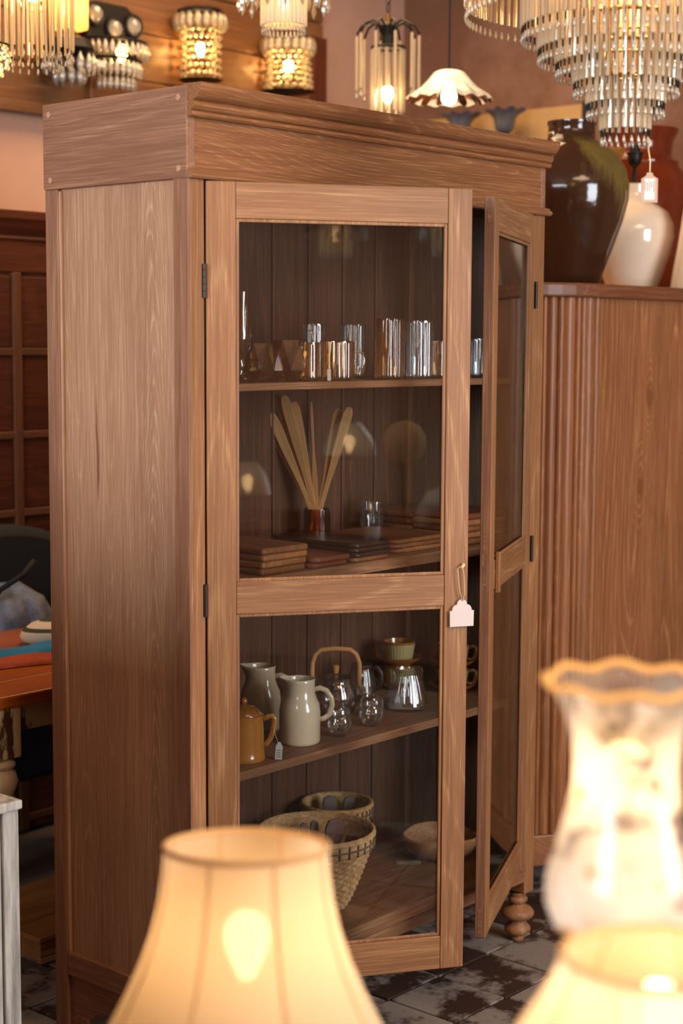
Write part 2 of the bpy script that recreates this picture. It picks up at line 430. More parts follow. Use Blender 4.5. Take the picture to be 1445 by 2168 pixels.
ap += [(CD-.075, .0), (CD-.042, .0), (CD-.042, .158), (.042, .158)]
MB().prism(ap, .008, .018, 'yz').build('side_apron', W_dark('y'), cab)
# right side
box('side_panel', W_grey('z'), cab, CW-.022, CW-.010, .040, CD-.040, .13, TOP-.175, 0)
box('side_frieze', W_dark('y'), cab, CW-.018, CW, 0, CD, TOP-.177, TOP, .002)
# front frieze
box('front_frieze', W_frieze('x'), cab, .018, CW-.002, .002, .024, TOP-.177, TOP-.045, .001)
fm = [(.004, 1.873), (-.010, 1.873), (-.014, 1.877), (-.014, 1.881), (-.009, 1.885), (-.004, 1.891), (.004, 1.893)]
MB().prism(fm, -.002, CW+.012, 'yz').build('frieze_moulding', W_front('x'), cab, smooth=30)
cp = [(.004, 1.990), (-.010, 1.990), (-.014, 1.994), (-.014, 1.999), (-.010, 2.002), (-.016, 2.004), (-.020, 2.010), (-.020, 2.016), (-.015, 2.021),
      (-.022, 2.022), (-.029, 2.026), (-.035, 2.034), (-.039, 2.043), (-.040, 2.052), (.010, 2.053), (.010, 2.04), (.004, 2.04)]
MB().prism(cp, -.003, CW+.004, 'yz').build('cornice', W_frieze('x'), cab, smooth=30)
box('top_board', W_dark('x'), cab, .02, CW-.02, .03, CD-.005, TOP-.03, TOP-.008)
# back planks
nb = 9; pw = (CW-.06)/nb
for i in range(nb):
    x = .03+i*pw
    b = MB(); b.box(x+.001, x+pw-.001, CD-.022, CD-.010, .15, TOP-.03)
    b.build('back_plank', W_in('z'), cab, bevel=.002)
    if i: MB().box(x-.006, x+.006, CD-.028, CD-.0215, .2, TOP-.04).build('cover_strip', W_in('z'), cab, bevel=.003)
# shelves
S1, S2, S3, S0 = 1.470, 1.060, .653, .222
for z, th in ((S1, .016), (S2, .026), (S3, .020)):
    box('shelf', W_shelf('x'), cab, .024, CW-.024, .022, CD-.03, z-th, z, .002)
box('shelf', W_shelf('x'), cab, .024, CW-.024, .006, CD-.03, S0-.02, S0, .002)
br = [(.0, .163), (.0, .192), (-.004, .197), (.0, .201), (.006, .206), (.02, .2015), (.02, .163)]
MB().prism(br, .042, CW-.042, 'yz').build('bottom_rail', W_shelf('x'), cab, smooth=30)
# turned front feet
fp = [(.004, 0), (.016, .0), (.018, .006), (.015, .012), (.028, .018), (.034, .026), (.034, .034), (.026, .044), (.021, .052), (.024, .058), (.038, .062), (.043, .069), (.043, .077), (.036, .086), (.022, .092), (.018, .098),
      (.024, .104), (.026, .112), (.020, .118), (.022, .124), (.024, .131)]
for x in (.022, CW-.030):
    MB().lathe(fp, 28).build('foot', W_front('z'), cab, smooth=60, loc=(x, .028, 0))

AL, AR, DW = .5764, .4479, .558
ZB, ZT, M0, M1 = .213, 1.871, 1.004, 1.070
def door(sign, hinge, rot):
    d = sub('door', cab, hinge, (0, 0, rot))
    def bx(name, mat, x0, x1, y0, y1, z0, z1, bev=.0015):
        if sign < 0: x0, x1 = -x1, -x0
        return box(name, mat, d, x0, x1, y0, y1, z0, z1, bev)
    SL, SR, TH = .060, .506, .024
    bx('stile', W_front('z'), 0, SL, 0, TH, ZB, ZT, .002)
    bx('stile', W_front('z'), SR, DW, 0, TH, ZB, ZT, .002)
    for z0, z1 in ((ZT-.072, ZT), (M0, M1), (ZB, .286)):
        bx('rail', W_front('x'), SL+.0006, SR-.0006, .0008, TH-.001, z0, z1)
    for z0, z1 in ((M1, ZT-.072), (.286, M0)):
        m = MB(); w = .007
        for a in ((SL, SL+w, z0, z1), (SR-w, SR, z0, z1), (SL+w, SR-w, z0, z0+w), (SL+w, SR-w, z1-w, z1)):
            x0, x1 = (a[0], a[1]) if sign > 0 else (-a[1], -a[0]); m.box(x0, x1, .004, .010, a[2], a[3])
        m.build('bead', W_front('z'), d, bevel=.002)
        x0, x1 = (SL+.001, SR-.001) if sign > 0 else (-SR+.001, -SL-.001)
        MB().box(x0, x1, .0110, .0135, z0+.001, z1-.001).build('glass_pane', M_pane, d)
    for z in (1.642, 1.003):
        m = MB(); m.lathe([(.0001, 0), (.0045, 0), (.0045, .066), (.0001, .066)], 12, ctr=(0, 0, 0))
        for k in (.012, .026, .040, .054): m.lathe([(.0046, k), (.0049, k+.0006), (.0046, k+.0012)], 12)
        m.build('hinge', M_iron, d, smooth=40, loc=(-sign*.004, -.004, z))
    return d
dl = door(1, (.045, -.002, 0), -AL)
dr = door(-1, (CW-.045, -.002, 0), AR)
# tenon ends and closing strip of the right door
for z0, z1 in ((1.81, 1.862), (1.09, 1.15), (1.02, 1.065), (.225, .28)):
    box('tenon_end', W_dark('y'), dr, -DW-.0012, -DW+.002, .008, .017, z0, z1, 0)
box('closing_strip', W_front('z'), dr, -.492, -.474, -.010, .0005, .995, 1.088, .002)
box('edge_facing', W_dark('z'), dr, -DW-.0008, -DW+.001, .0015, .0225, ZB+.003, ZT-.003, 0)

# price tag on the left door
pt = thing('price_tag', 'blank white scalloped price tag hanging on the left cabinet door', 'tag')
pt.location = (.045+.543*math.cos(AL)-.006*math.sin(AL), -.002-.543*math.sin(AL)-.006*math.cos(AL), .960); pt.rotation_euler = (0, 0, -AL+.05)
out = [(-.027, 0), (.027, 0), (.0275, .034), (.0225, .034)]
for i in range(7): a = PI*.5*i/6; out.append((.0115+.011*math.cos(a), .034+.013*math.sin(a)))
for i in range(9): a = PI*i/8; out.append((.0115*math.cos(a), .047+.0115*math.sin(a)))
for i in range(7): a = PI*.5+PI*.5*i/6; out.append((-.0115+.011*math.cos(a), .034+.013*math.sin(a)))
out += [(-.0225, .034), (-.0275, .034)]
MB().prism(out, -.001, .0008, 'xz').build('card', M_white, pt, bevel=.0006)
MB().tube([(0, -.002, .055), (-.006, -.003, .075), (-.010, -.003, .105), (-.011, -.002, .123), (-.006, -.001, .128), (.002, -.002, .120), (.004, -.003, .095), (.005, -.003, .070), (.0008, -.002, .055)], .0009, 6).build('string', M_string, pt, smooth=180)
MB().prism([(-.004, .128), (.000, .123), (.006, .131), (.002, .136)], -.004, .001, 'xz').build('toggle', plain('toggle_wood', (214, 186, 130), .6), pt, bevel=.0008)

# ------------------------------------------------------------------ glassware, upper shelf
def ribs(n, amp): return lambda r, z, a, i: (r+amp*(math.cos(n*a)), z)
def tumbler(name, label, x, y, r, h, mat, n=26, amp=.0011, handle=False, group=None, cat='glass', z=S1):
    t = thing(name, label, cat, (x, y, z), VIEW, group)
    rb = ribs(n, amp)
    def md(r_, z_, a, i): return rb(r_, z_, a, i) if i in (3, 4) else (r_, z_)
    prof = [(.001, .0), (r*.94, .0), (r*.99, .003), (r, .008), (r, h-.006), (r*1.005, h-.003), (r*1.0, h), (r*.93, h-.002), (r*.92, .010), (.001, .008)]
    MB().lathe(prof, n*4, md).build('bowl', mat, t, smooth=50)
    if handle:
        P = [(r-.002, 0, h*.72), (r+.012, 0, h*.76), (r+.021, 0, h*.68), (r+.023, 0, h*.5), (r+.020, 0, h*.33), (r+.010, 0, h*.24), (r-.002, 0, h*.26)]
        MB().tube(P, .0042, 10).build('handle', mat, t, smooth=180)
    return t
def hexglass(label, x, y, r, h, rot):
    t = thing('faceted_tumbler', label, 'glass', (x, y, S1), VIEW+rot, 'faceted amber tumblers')
    m = MB(); V = []
    lev = [(r*.55, .0, 0), (r*.62, .004, 0), (r*1.0, h*.27, 0), (r*.80, h, PI/6), (r*.76, h-.001, PI/6), (r*.92, h*.28, 0), (r*.5, .008, 0)]
    for rr, zz, off in lev:
        for k in range(6): a = off+k*PI/3; V.append((rr*math.cos(a), rr*math.sin(a), zz))
    F = [tuple(range(5, -1, -1)), tuple(range(36, 42))]
    for i in range(6):
        for k in range(6):
            a, b, c, d = i*6+k, i*6+(k+1) % 6, (i+1)*6+(k+1) % 6, (i+1)*6+k
            if i == 2: F += [(a, b, d), (b, c, d)]
            elif i == 4: F += [(a, b, d), (b, c, d)]
            else: F.append((a, b, c, d))
    m.add(V, F).build('bowl', M_amber, t)
    return t
g = thing('goblet', 'tall embossed amber glass goblet half hidden by the left door stile', 'glass', (.217, .075, S1), VIEW)
gp = [(.001, 0), (.030, 0), (.031, .003), (.018, .008), (.009, .014), (.008, .028), (.012, .036), (.008, .046), (.014, .058), (.021, .075), (.0225, .10), (.0215, .125), (.022, .150), (.0215, .188), (.0222, .192), (.0205, .191), (.020, .13), (.018, .08), (.001, .066)]
MB().lathe(gp, 48, lambda r, z, a, i: (r+(.0016*math.cos(12*a+(z*120))if 8 < i < 12 else 0), z)).build('bowl', M_amber, g, smooth=60)
hexglass('amber faceted tumbler beside the tall goblet', .290, .090, .037, .083, .70)
hexglass('larger amber faceted tumbler at the front edge of the glass shelf', .362, .075, .041, .090, .76)
tumbler('short_tumbler', 'small amber tumbler half hidden behind the ribbed mug', .455, .100, .032, .085, M_amber, 18, .0004)
tumbler('ribbed_mug', 'pale amber ribbed glass mug with a round handle', .523, .075, .0385, .088, M_amber, 26, .0011, True, cat='mug')
tumbler('tall_ribbed_glass', 'tall ribbed glass standing behind the faceted tumblers', .625, .235, .026, .128, M_clear, 20, .0011, group='tall ribbed glasses')
tumbler('tall_ribbed_glass', 'tall ribbed glass standing behind the mug handle', .752, .225, .031, .128, M_clear, 22, .0011, group='tall ribbed glasses')
tumbler('tall_ribbed_glass', 'tall ribbed glass with a bright window reflection at the shelf front', .709, .075, .034, .140, M_amber, 24, .0012, group='tall ribbed glasses')
tumbler('tall_ribbed_glass', 'tall ribbed glass nearest the right stile of the left door', .834, .085, .032, .137, M_clear, 24, .0012, group='tall ribbed glasses')
tumbler('short_ribbed_glass', 'short amber ribbed glass cut by the left door stile', .915, .09, .030, .090, M_amber, 22, .0009, group='short ribbed glasses')
tumbler('short_ribbed_glass', 'short ribbed glass seen in the gap between the doors', 1.066, .075, .034, .096, M_clear, 22, .0009, group='short ribbed glasses')
st = thing('paper_sticker', 'small white price label standing beside the ribbed mug', 'label', (.470, .055, S1), VIEW)
MB().prism(rounded(.008, .026, .002), 0, .0006, 'xy').build('card', M_white, st, rot=(PI/2-.15, 0, 0), loc=(0, 0, .0005))

# ------------------------------------------------------------------ wooden boards and spatulas, second shelf
ORD4 = ['bottom', 'second', 'third', 'top']
def boards(n, x, y, w, d, th, mats, what, r=.018, rot=0, labels=None):
    for k in range(n):
        jx, jy, jr = random.uniform(-.004, .004), random.uniform(-.003, .003), random.uniform(-.02, .02)
        pos = {0: 'lowest', n-1: 'topmost'}.get(k, ['', 'second', 'third', 'fourth', 'fifth'][k])
        o = MB().prism(rounded(w, d, r), 0, th-.0008).build('serving_board', mats[k % len(mats)], smooth=40, bevel=th*.3)
        o.location = (x+jx, y+jy, S2+k*th+.0004); o.rotation_euler = (0, 0, rot+jr)
        tag(o, f'{what}, {pos} of {["","one","two","three","four","five"][n]}' if n > 1 else what, 'board', 'stacked wooden boards')
b_mid = wood('board_teak', 'y', (146, 92, 56), (172, 120, 78), (98, 58, 34), .35, 10, .3)
b_lite = wood('board_light', 'y', (168, 112, 68), (190, 138, 92), (120, 74, 42), .35, 10, .3)
b_red = wood('board_red', 'y', (136, 76, 52), (158, 98, 70), (98, 52, 36), .3, 8, .25)
b_blk = wood('board_black', 'y', (58, 38, 30), (88, 62, 48), (34, 22, 18), .28, 8, .3)
boards(4, .243, .034, .143, .20, .0148, [b_mid, b_lite, b_lite, b_mid], 'square brown board in the stack by the left stile', .008)
boards(2, .392, .026, .128, .20, .0125, [b_red], 'reddish rounded board in the low stack', .022)
boards(4, .534, .028, .138, .27, .0108, [b_mid, b_blk, b_blk, b_blk], 'dark wooden board in the stack before the spatulas', .02)
boards(3, .716, .060, .205, .24, .0112, [b_lite, b_mid, b_mid], 'wide rounded board in the stack right of centre', .026)
boards(5, .955, .040, .20, .17, .0155, [b_mid, b_lite, b_mid, b_lite, b_red], 'wooden board in the tall stack behind the door gap', .018)
boards(4, 1.0, .235, .18, .16, .0165, [b_mid, b_lite, b_red, b_mid], 'wooden board in the stack at the back right', .02)
tumbler('amber_cup', 'amber ribbed glass cup holding wooden spatulas', .747, .335, .032, .087, M_honey, 20, .0010, cat='cup', z=S2)
tumbler('ribbed_glass', 'clear ribbed glass standing behind the wide rounded boards', .960, .335, .031, .090, M_clear, 20, .0010, z=S2)
M_spat = wood('spatula_wood', 'z', (196, 150, 96), (214, 172, 120), (160, 112, 64), .55, 6, .2)
tips = [(-.128, .02, .318), (-.114, .0, .322), (-.098, .015, .362), (-.082, -.004, .366), (-.058, .02, .350), (-.016, .03, .350), (.054, .015, .334), (.080, .0, .338)]
names = ['leftmost', 'second from left', 'third from left', 'tallest, fourth from left', 'fourth from right', 'thin edge-on, third from right', 'second from right', 'rightmost']
for (dx, dy, dz), nmn in zip(tips, names):
    bx_, by_ = -dx*.16, -dy*.3
    L = math.sqrt((dx-bx_)**2+(dy-by_)**2+(dz-.012)**2)
    wd = .0125 if 'thin' not in nmn else .0035
    prof = [(-.006, 0), (.006, 0), (.0062, L*.45), (wd*.85, L*.68), (wd, L*.86), (wd*.95, L*.95), (wd*.6, L*.99), (0, L), (-wd*.6, L*.99), (-wd*.95, L*.95), (-wd, L*.86), (-wd*.85, L*.68), (-.0062, L*.45)]
    o = MB().prism(prof, -.003, .003, 'xz').build('wooden_spatula', M_spat, bevel=.0012)
    d = Vector((dx-bx_, dy-by_, dz-.012)).normalized()
    right = Vector((1, 0, 0)); right = (right-d*right.dot(d)).normalized(); nrm = d.cross(right)
    R = Matrix((right, nrm, d)).transposed()
    Rz = Matrix.Rotation(VIEW, 3, 'Z')
    o.matrix_world = Matrix.Translation(Vector((.747, .335, S2+.012))+Rz @ Vector((bx_, by_, 0))) @ (Rz @ R).to_4x4()
    tag(o, f'pale wooden spatula in the amber cup, {nmn}', 'spatula', 'spatulas in the amber cup')

# ------------------------------------------------------------------ tea things, third shelf
def glaze(name, col, rough=.16, var=.08): return plain(name, col, rough, 0, var, 24, 0, .6, Coat_Weight=.4, Coat_Roughness=.08)
M_cream = glaze('cream_glaze', (218, 200, 172)); M_mustard = glaze('mustard_glaze', (170, 108, 40)); M_amberglaze = glaze('amber_glaze', (140, 84, 28))
M_greyglaze = glaze('greige_glaze', (176, 158, 134))
def spout(r, z, a, amt, wid=.5):
    d = (a-PI+PI) % (2*PI)-PI
    d = abs(((a-PI) + PI) % (2*PI) - PI)
    return r+amt*math.exp(-(d/wid)**2)
def pitcher(label, x, y, mat, k=1.0):
    t = thing('pitcher', label, 'pitcher', (x, y, S3), VIEW, 'stoneware pitchers')
    prof = [(.001, .003), (.040, .003), (.041, 0), (.045, .002), (.0465, .008), (.0465, .075), (.044, .090), (.038, .103), (.0345, .114), (.0335, .125), (.034, .140), (.0348, .147), (.0335, .148), (.0315, .144), (.031, .12), (.04, .08), (.042, .01), (.001, .008)]
    def md(r, z, a, i):
        s_ = max(0, (z-.112)/.036) if i < 16 else 0
        return (spout(r, z, a, .013*s_*s_), z+.003*s_*math.exp(-(abs(((a-PI)+PI) % (2*PI)-PI)/.5)**2))
    MB().lathe([(r*k, z*k) for r, z in prof], 48, md).build('body', mat, t, smooth=60)
    P = [(.030*k, 0, .122*k), (.046*k, 0, .126*k), (.060*k, 0, .120*k), (.071*k, 0, .104*k), (.073*k, 0, .085*k), (.067*k, 0, .066*k), (.055*k, 0, .056*k), (.044*k, 0, .054*k)]
    MB().tube(P, .0052, 10, flat=1.2).build('handle', mat, t, smooth=180)
    return t
pitcher('cream stoneware pitcher at the front of the tea shelf', .437, .105, M_cream)
pitcher('greige stoneware pitcher standing behind the cream one', .472, .262, M_greyglaze, 1.02)
mp = thing('coffee_pot', 'mustard yellow lidded coffee pot beside the left door stile', 'pot', (.248, .096, S3), VIEW)
MB().lathe([(.001, .002), (.043, .002), (.046, 0), (.0475, .004), (.0455, .010), (.0445, .03), (.043, .075), (.0415, .092), (.043, .095), (.043, .098), (.039, .099), (.001, .098)], 48).build('body', M_mustard, mp, smooth=50)
lid = MB().lathe([(.001, .0985), (.0385, .0985), (.0385, .101), (.033, .108), (.022, .116), (.008, .119), (.006, .121), (.001, .1215)], 40).build('lid', M_amberglaze, mp, smooth=50)
MB().ball((0, 0, .128), .0085, 14, 8).build('knob', M_amberglaze, lid, smooth=180)
MB().tube([(.038, 0, .086), (.052, 0, .094), (.063, 0, .095), (.067, 0, .088), (.064, 0, .066), (.058, 0, .046), (.050, 0, .034), (.043, 0, .030)], .0045, 10, flat=1.4).build('handle', M_mustard, mp, smooth=180)
MB().tube([(-.040, 0, .05), (-.055, 0, .062), (-.064, 0, .082), (-.070, 0, .094)], [.011, .009, .007, .006], 12).build('spout', M_mustard, mp, smooth=180)
ht = thing('hang_tag', 'small printed paper tag hanging from the mustard coffee pot handle', 'tag', (.248+.066*math.cos(VIEW)-.0*math.sin(VIEW), .096+.066*math.sin(VIEW)-.012, S3), VIEW)
MB().prism([(-.008, .002), (.008, .0), (.009, .030), (.003, .041), (-.002, .041), (-.007, .032)], -.0006, .0006, 'xz').build('card', plain('grey_card', (176, 170, 168), .7), ht, rot=(.12, 0, .35))
pr = MB()
for k in range(4): pr.box(-.005, .005, -.0011, -.0007, .006+k*.005, .008+k*.005)
pr.build('print', plain('grey_ink', (110, 108, 110), .8), ht, rot=(.12, 0, .35))
MB().tube([(.0, -.004, .039), (-.006, -.004, .055), (-.010, .002, .07), (-.008, .008, .078)], .0007, 5).build('string', M_string, ht, smooth=180)

tp_ = thing('glass_teapot', 'clear glass teapot with arched bamboo handle and wooden lid knob', 'teapot', (.712, .240, S3), VIEW)
MB().lathe([(.001, .001), (.034, 0), (.047, .008), (.0535, .025), (.0545, .042), (.050, .062), (.042, .076), (.039, .084), (.040, .090), (.0385, .090), (.037, .083), (.049, .05), (.052, .03), (.046, .010), (.001, .003)], 44).build('body', M_clear, tp_, smooth=70)
ld = MB().lathe([(.001, .098), (.018, .0965), (.034, .0925), (.037, .090), (.034, .091), (.016, .095), (.001, .0965)], 36).build('lid', M_clear, tp_, smooth=70)
MB().lathe([(.001, .099), (.0065, .099), (.009, .112), (.0092, .118), (.006, .1195), (.001, .1195)], 20).build('knob', plain('bamboo', (186, 132, 74), .5, var=.2), ld, smooth=50)
P = [(-.056, 0, .068), (-.058, 0, .10), (-.057, 0, .125), (-.050, 0, .145), (-.036, 0, .157), (0, 0, .160), (.036, 0, .157), (.050, 0, .145), (.057, 0, .125), (.058, 0, .10), (.056, 0, .068)]
MB().tube(P, .0042, 8, flat=1.5).build('handle', plain('bamboo_strip', (190, 142, 92), .5, var=.2), tp_, smooth=180)
MB().tube([(-.052, -.004, .04), (-.066, -.004, .050), (-.074, -.004, .068)], [.009, .007, .0055], 12).build('spout', M_clear, tp_, smooth=180)
inf = MB()
for k in range(7): inf.tube([(.018*math.cos(a*PI/12), .018*math.sin(a*PI/12), .030+k*.008) for a in range(24)], .0011, 5, True)
inf.build('infuser', M_clear, tp_, smooth=180)
sv = thing('glass_server', 'ribbed glass server with dark handle behind the glass teapot', 'jug', (.880, .300, S3), VIEW)
MB().lathe([(.001, 0), (.036, 0), (.038, .004), (.037, .03), (.031, .066), (.026, .080), (.027, .090), (.0255, .090), (.0245, .08), (.03, .06), (.036, .02), (.001, .003)], 88, lambda r, z, a, i: (r+(.0008*math.cos(22*a) if 2 <= i <= 5 else 0), z)).build('body', M_clear, sv, smooth=60)
MB().tube([(.026, 0, .078), (.040, 0, .080), (.049, 0, .066), (.050, 0, .046), (.044, 0, .030), (.037, 0, .026)], .0055, 8, flat=1.3).build('handle', plain('dark_handle', (48, 30, 24), .4), sv, smooth=180)
cf = thing('glass_carafe', 'ribbed conical glass carafe in front of the stacked cups', 'carafe', (.867, .141, S3), VIEW)
MB().lathe([(.001, .001), (.044, 0), (.0505, .006), (.051, .014), (.047, .034), (.038, .068), (.031, .086), (.030, .094), (.0335, .102), (.032, .102), (.029, .094), (.03, .086), (.037, .066), (.0495, .014), (.001, .004)], 104, lambda r, z, a, i: (spout(r+(.0010*math.cos(26*a) if 3 <= i <= 6 else 0), z, a, .010 if i in (8, 9) else 0), z)).build('body', M_clear, cf, smooth=60)
def dwcup(label, x, y):
    t = thing('double_wall_cup', label, 'cup', (x, y, S3), VIEW, 'double walled glass cups')
    MB().lathe([(.001, .002), (.014, 0), (.016, .003), (.026, .012), (.031, .027), (.029, .041), (.0255, .050), (.0245, .051), (.0235, .049), (.024, .038), (.022, .024), (.013, .014), (.001, .012)], 36).build('bowl', M_clear, t, smooth=70)
dwcup('round double-walled glass cup nearest the cream pitcher', .543, .078)
dwcup('round double-walled glass cup at the front, nearest the carafe', .672, .092)
dwcup('double-walled glass cup just behind the one nearest the pitcher', .607, .140)
dwcup('double-walled glass cup just behind the one nearest the carafe', .742, .150)
M_sage = glaze('sage_glaze', (166, 148, 100), .3)
def cup(label, x, y, z, rot, saucer, k=1.0):
    if saucer:
        s_ = thing('saucer', saucer, 'saucer', (x, y, z), 0, 'brown glazed saucers')
        MB().lathe([(.001, .003), (.030, .003), (.031, 0), (.034, 0), (.036, .004), (.050, .011), (.060, .020), (.0615, .0225), (.0595, .0225), (.048, .014), (.034, .008), (.001, .007)], 48).build('dish', M_amberglaze, s_, smooth=60)
        z += .0072
    t = thing('ribbed_cup', label, 'cup', (x, y, z), rot, 'sage ribbed cups')
    MB().lathe([(.001, .002), (.030, .002), (.031, 0), (.033, .003), (.0345, .008), (.0405, .046), (.0410, .049)], 120, lambda r, z_, a, i: (r+(.0008*math.cos(30*a) if 3 <= i <= 5 else 0), z_)).build('body', M_sage, t, smooth=60)
    MB().lathe([(.0408, .0488), (.0416, .051), (.0414, .055), (.0398, .0555), (.0388, .052), (.034, .010), (.001, .006)], 48).build('lining', M_amberglaze, t, smooth=60)
    MB().tube([(.0385, 0, .044), (.052, 0, .047), (.060, 0, .044), (.0605, 0, .030), (.057, 0, .016), (.050, 0, .010), (.0355, 0, .014)], .0036, 8, flat=1.5).build('handle', M_amberglaze, t, smooth=180)
    return z+.0555
ST1X, ST1Y, ST2X, ST2Y = 1.045, .312, 1.112, .186
z1 = cup('lower sage ribbed cup behind the glass carafe', ST1X, ST1Y, S3, VIEW+.1, 'lower brown saucer behind the glass carafe')
cup('upper sage ribbed cup above the glass carafe with handle to the left', ST1X, ST1Y, z1+.0005, VIEW+PI-.25, 'upper brown saucer above the glass carafe')
z1 = cup('lower ribbed cup behind the right stile of the left door', ST2X, ST2Y, S3, VIEW, 'lower saucer seen in the gap between the doors')
cup('upper ribbed cup behind the right stile of the left door', ST2X, ST2Y, z1+.0005, VIEW+.05, 'upper saucer seen in the gap between the doors')

# ------------------------------------------------------------------ baskets and bowl, bottom shelf
M_straw = two_tone('straw', (150, 110, 66), (196, 158, 108), 60, .35, .65, .7, bump=.3)
M_strawd = plain('straw_dark', (92, 72, 56), .7, var=.2)
def basket(label, x, y, r0, r1, h, rows=22, stakes=44):
    t = thing('woven_basket', label, 'basket', (x, y, S0), .4, 'woven baskets')
    prof = []; R = rows*2
    for i in range(R+1):
        f = i/R; prof.append((r0+(r1-r0)*(f**.8), .004+(h*.80)*f))
    def md(r, z, a, i):
        row = i//2
        if i % 2 == 0: return r-.0016, z
        return r+.0022*math.cos(stakes/2*a+PI*row), z
    m = MB().lathe([(.001, .004)]+prof, stakes*3, lambda r, z, a, i: md(r, z, a, i-1) if i else (r, z))
    m.build('woven_body', M_straw, t, smooth=60)
    MB().lathe([(.001, .012)]+[(r-.005, z) for r, z in prof[::6]]+[(r1-.004, h)], 48).build('inner_wall', M_straw, t, smooth=60)
    MB().lathe([(r1-.001, h*.79), (r1+.003, h*.82), (r1+.004, h*.96), (r1-.004, h)], 64).build('rim_band', M_straw, t, smooth=60)
    s0 = MB()
    n = 34
    for k in range(n):
        a = 2*PI*k/n; c, s_ = math.cos(a), math.sin(a)
        s0.tube([((r1+.004)*c, (r1+.004)*s_, h*.80), ((r1+.0055)*c, (r1+.0055)*s_, h*.95)], .0022, 5)
    s0.tube([((r1+.0055)*math.cos(2*PI*k/48), (r1+.0055)*math.sin(2*PI*k/48), h*.885) for k in range(48)], .0022, 5, True)
    s0.build('lashing', M_strawd, t)
    MB().lathe([(r1-.006, h*.955), (r1-.004, h*1.0), (r1+.001, h*1.02), (r1+.007, h*1.005), (r1+.008, h*.965), (r1+.003, h*.95)], 96, lambda r, z, a, i: (r+.0008*math.cos(60*a+i), z)).build('rim', M_straw, t, smooth=60)
    return t
basket('large woven basket of wooden utensils on the cabinet floor', .560, .165, .070, .134, .190)
basket('smaller woven basket standing at the back of the cabinet floor', .800, .312, .065, .086, .176, 18, 36)
M_uten = wood('utensil_dark', 'z', (84, 48, 34), (110, 70, 52), (54, 30, 22), .45, 6, .3)
M_utl = wood('utensil_pale', 'z', (150, 104, 66), (170, 124, 84), (110, 72, 44), .5, 6, .3)
def utensil(label, base, tip, wdt, mat, roll=0.3):
    b, e = Vector(base), Vector(tip); L = (e-b).length; d = (e-b).normalized()
    pf = [(-.005, 0), (.005, 0), (.006, L*.5), (wdt*.8, L*.72), (wdt, L*.86), (wdt*.8, L*.97), (0, L), (-wdt*.8, L*.97), (-wdt, L*.86), (-wdt*.8, L*.72), (-.006, L*.5)]
    o = MB().prism(pf, -.0035, .0035, 'xz').build('wooden_utensil', mat, bevel=.0015)
    rt = Vector((math.cos(VIEW+roll), math.sin(VIEW+roll), 0)); rt = (rt-d*rt.dot(d)).normalized(); nn = d.cross(rt)
    o.matrix_world = Matrix.Translation(b) @ Matrix((rt, nn, d)).transposed().to_4x4()
    tag(o, label, 'utensil', 'wooden utensils in the baskets')
bx0, by0, bz = .560, .160, S0+.022
RV = Matrix.Rotation(VIEW, 3, 'Z')
def loc(dx, dy, z): q = RV @ Vector((dx, dy, 0)); return (bx0+q.x, by0+q.y, z)
utensil('leftmost dark wooden utensil in the large basket', loc(-.03, 0, bz), loc(-.062, .03, S0+.19), .014, M_uten)
utensil('dark wooden utensil second from left in the large basket', loc(-.01, .02, bz), loc(-.036, .05, S0+.192), .010, M_uten)
utensil('dark wooden utensil at the middle of the large basket', loc(.0, .02, bz), loc(-.010, .055, S0+.196), .011, M_uten)
utensil('broad dark spatula leaning to the right in the large basket', loc(.01, 0, bz), loc(.045, .035, S0+.205), .026, M_uten, .5)
utensil('pale wooden spoon handle crossing the large basket', loc(-.03, -.02, bz), loc(.030, -.045, S0+.178), .008, M_utl)
utensil('dark wooden utensil against the right rim of the large basket', loc(.04, .0, bz), loc(.082, .02, S0+.172), .014, M_uten)
utensil('dark ladle in the smaller basket', (.79, .315, S0+.02), (.81, .345, S0+.185), .020, M_uten)
utensil('second dark utensil in the smaller basket', (.81, .31, S0+.02), (.852, .312, S0+.180), .016, M_uten)
bw = thing('wooden_bowl', 'pale carved wooden bowl with a knotted rim on the cabinet floor', 'bowl', (1.054, .175, S0), .3)
MB().lathe([(.001, .004), (.045, .001), (.060, .006), (.082, .024), (.095, .046), (.098, .062), (.093, .066), (.086, .060), (.076, .038), (.05, .018), (.001, .014)], 40, lambda r, z, a, i: (r*(1+.03*math.sin(3*a+1)+.015*math.sin(7*a)), z*(1+.05*math.sin(2*a)) if z > .03 else z)).build('bowl_body', wood('bowl_wood', 'x', (178, 130, 88), (204, 162, 120), (116, 70, 42), .55, 10, .4), bw, smooth=60)
pc = MB().prism([(0, 0), (.062, .004), (.060, .014), (.008, .012)], 0, .009).build('wood_offcut', W_grey('x'), bevel=.001, loc=(.930, .222, S0+.0003), rot=(0, 0, VIEW-.1))
tag(pc, 'small flat wooden offcut lying beside the wooden bowl', 'wood piece')

# ------------------------------------------------------------------ counter on the right
ct = thing('shop_counter', 'teak counter with fluted rounded corner right of the cabinet', 'counter', (1.655, .40, 0))
RR = .30; ZL, ZH = .13, 1.68
box('front_panel', wood('knotty_teak', 'z', (156, 100, 62), (190, 136, 94), (108, 64, 38), .4, 14, .75, low=4.2, feat=knots(((.275, 1.40, .034), (.235, 1.14, .040))), stain=knot_hearts(((.275, 1.40, .020), (.235, 1.14, .018)))), ct, .004, 1.25, -RR+.004, -RR+.024, ZL, ZH, 0)
box('panel_edge', W_counter('z'), ct, -.004, .010, -RR-.001, -RR+.02, ZL, ZH, .003)
MB().lathe([(RR-.012, ZL), (RR-.012, ZH)], 24, a0=PI, a1=1.5*PI).build('corner_core', W_counter('z'), ct, smooth=60, solid=.012)
wds = [.022, .034, .022, .018, .036, .022, .030, .018, .034, .022, .036, .020, .032, .022, .030, .020, .034]
a = 1.5*PI-.012; k = 0
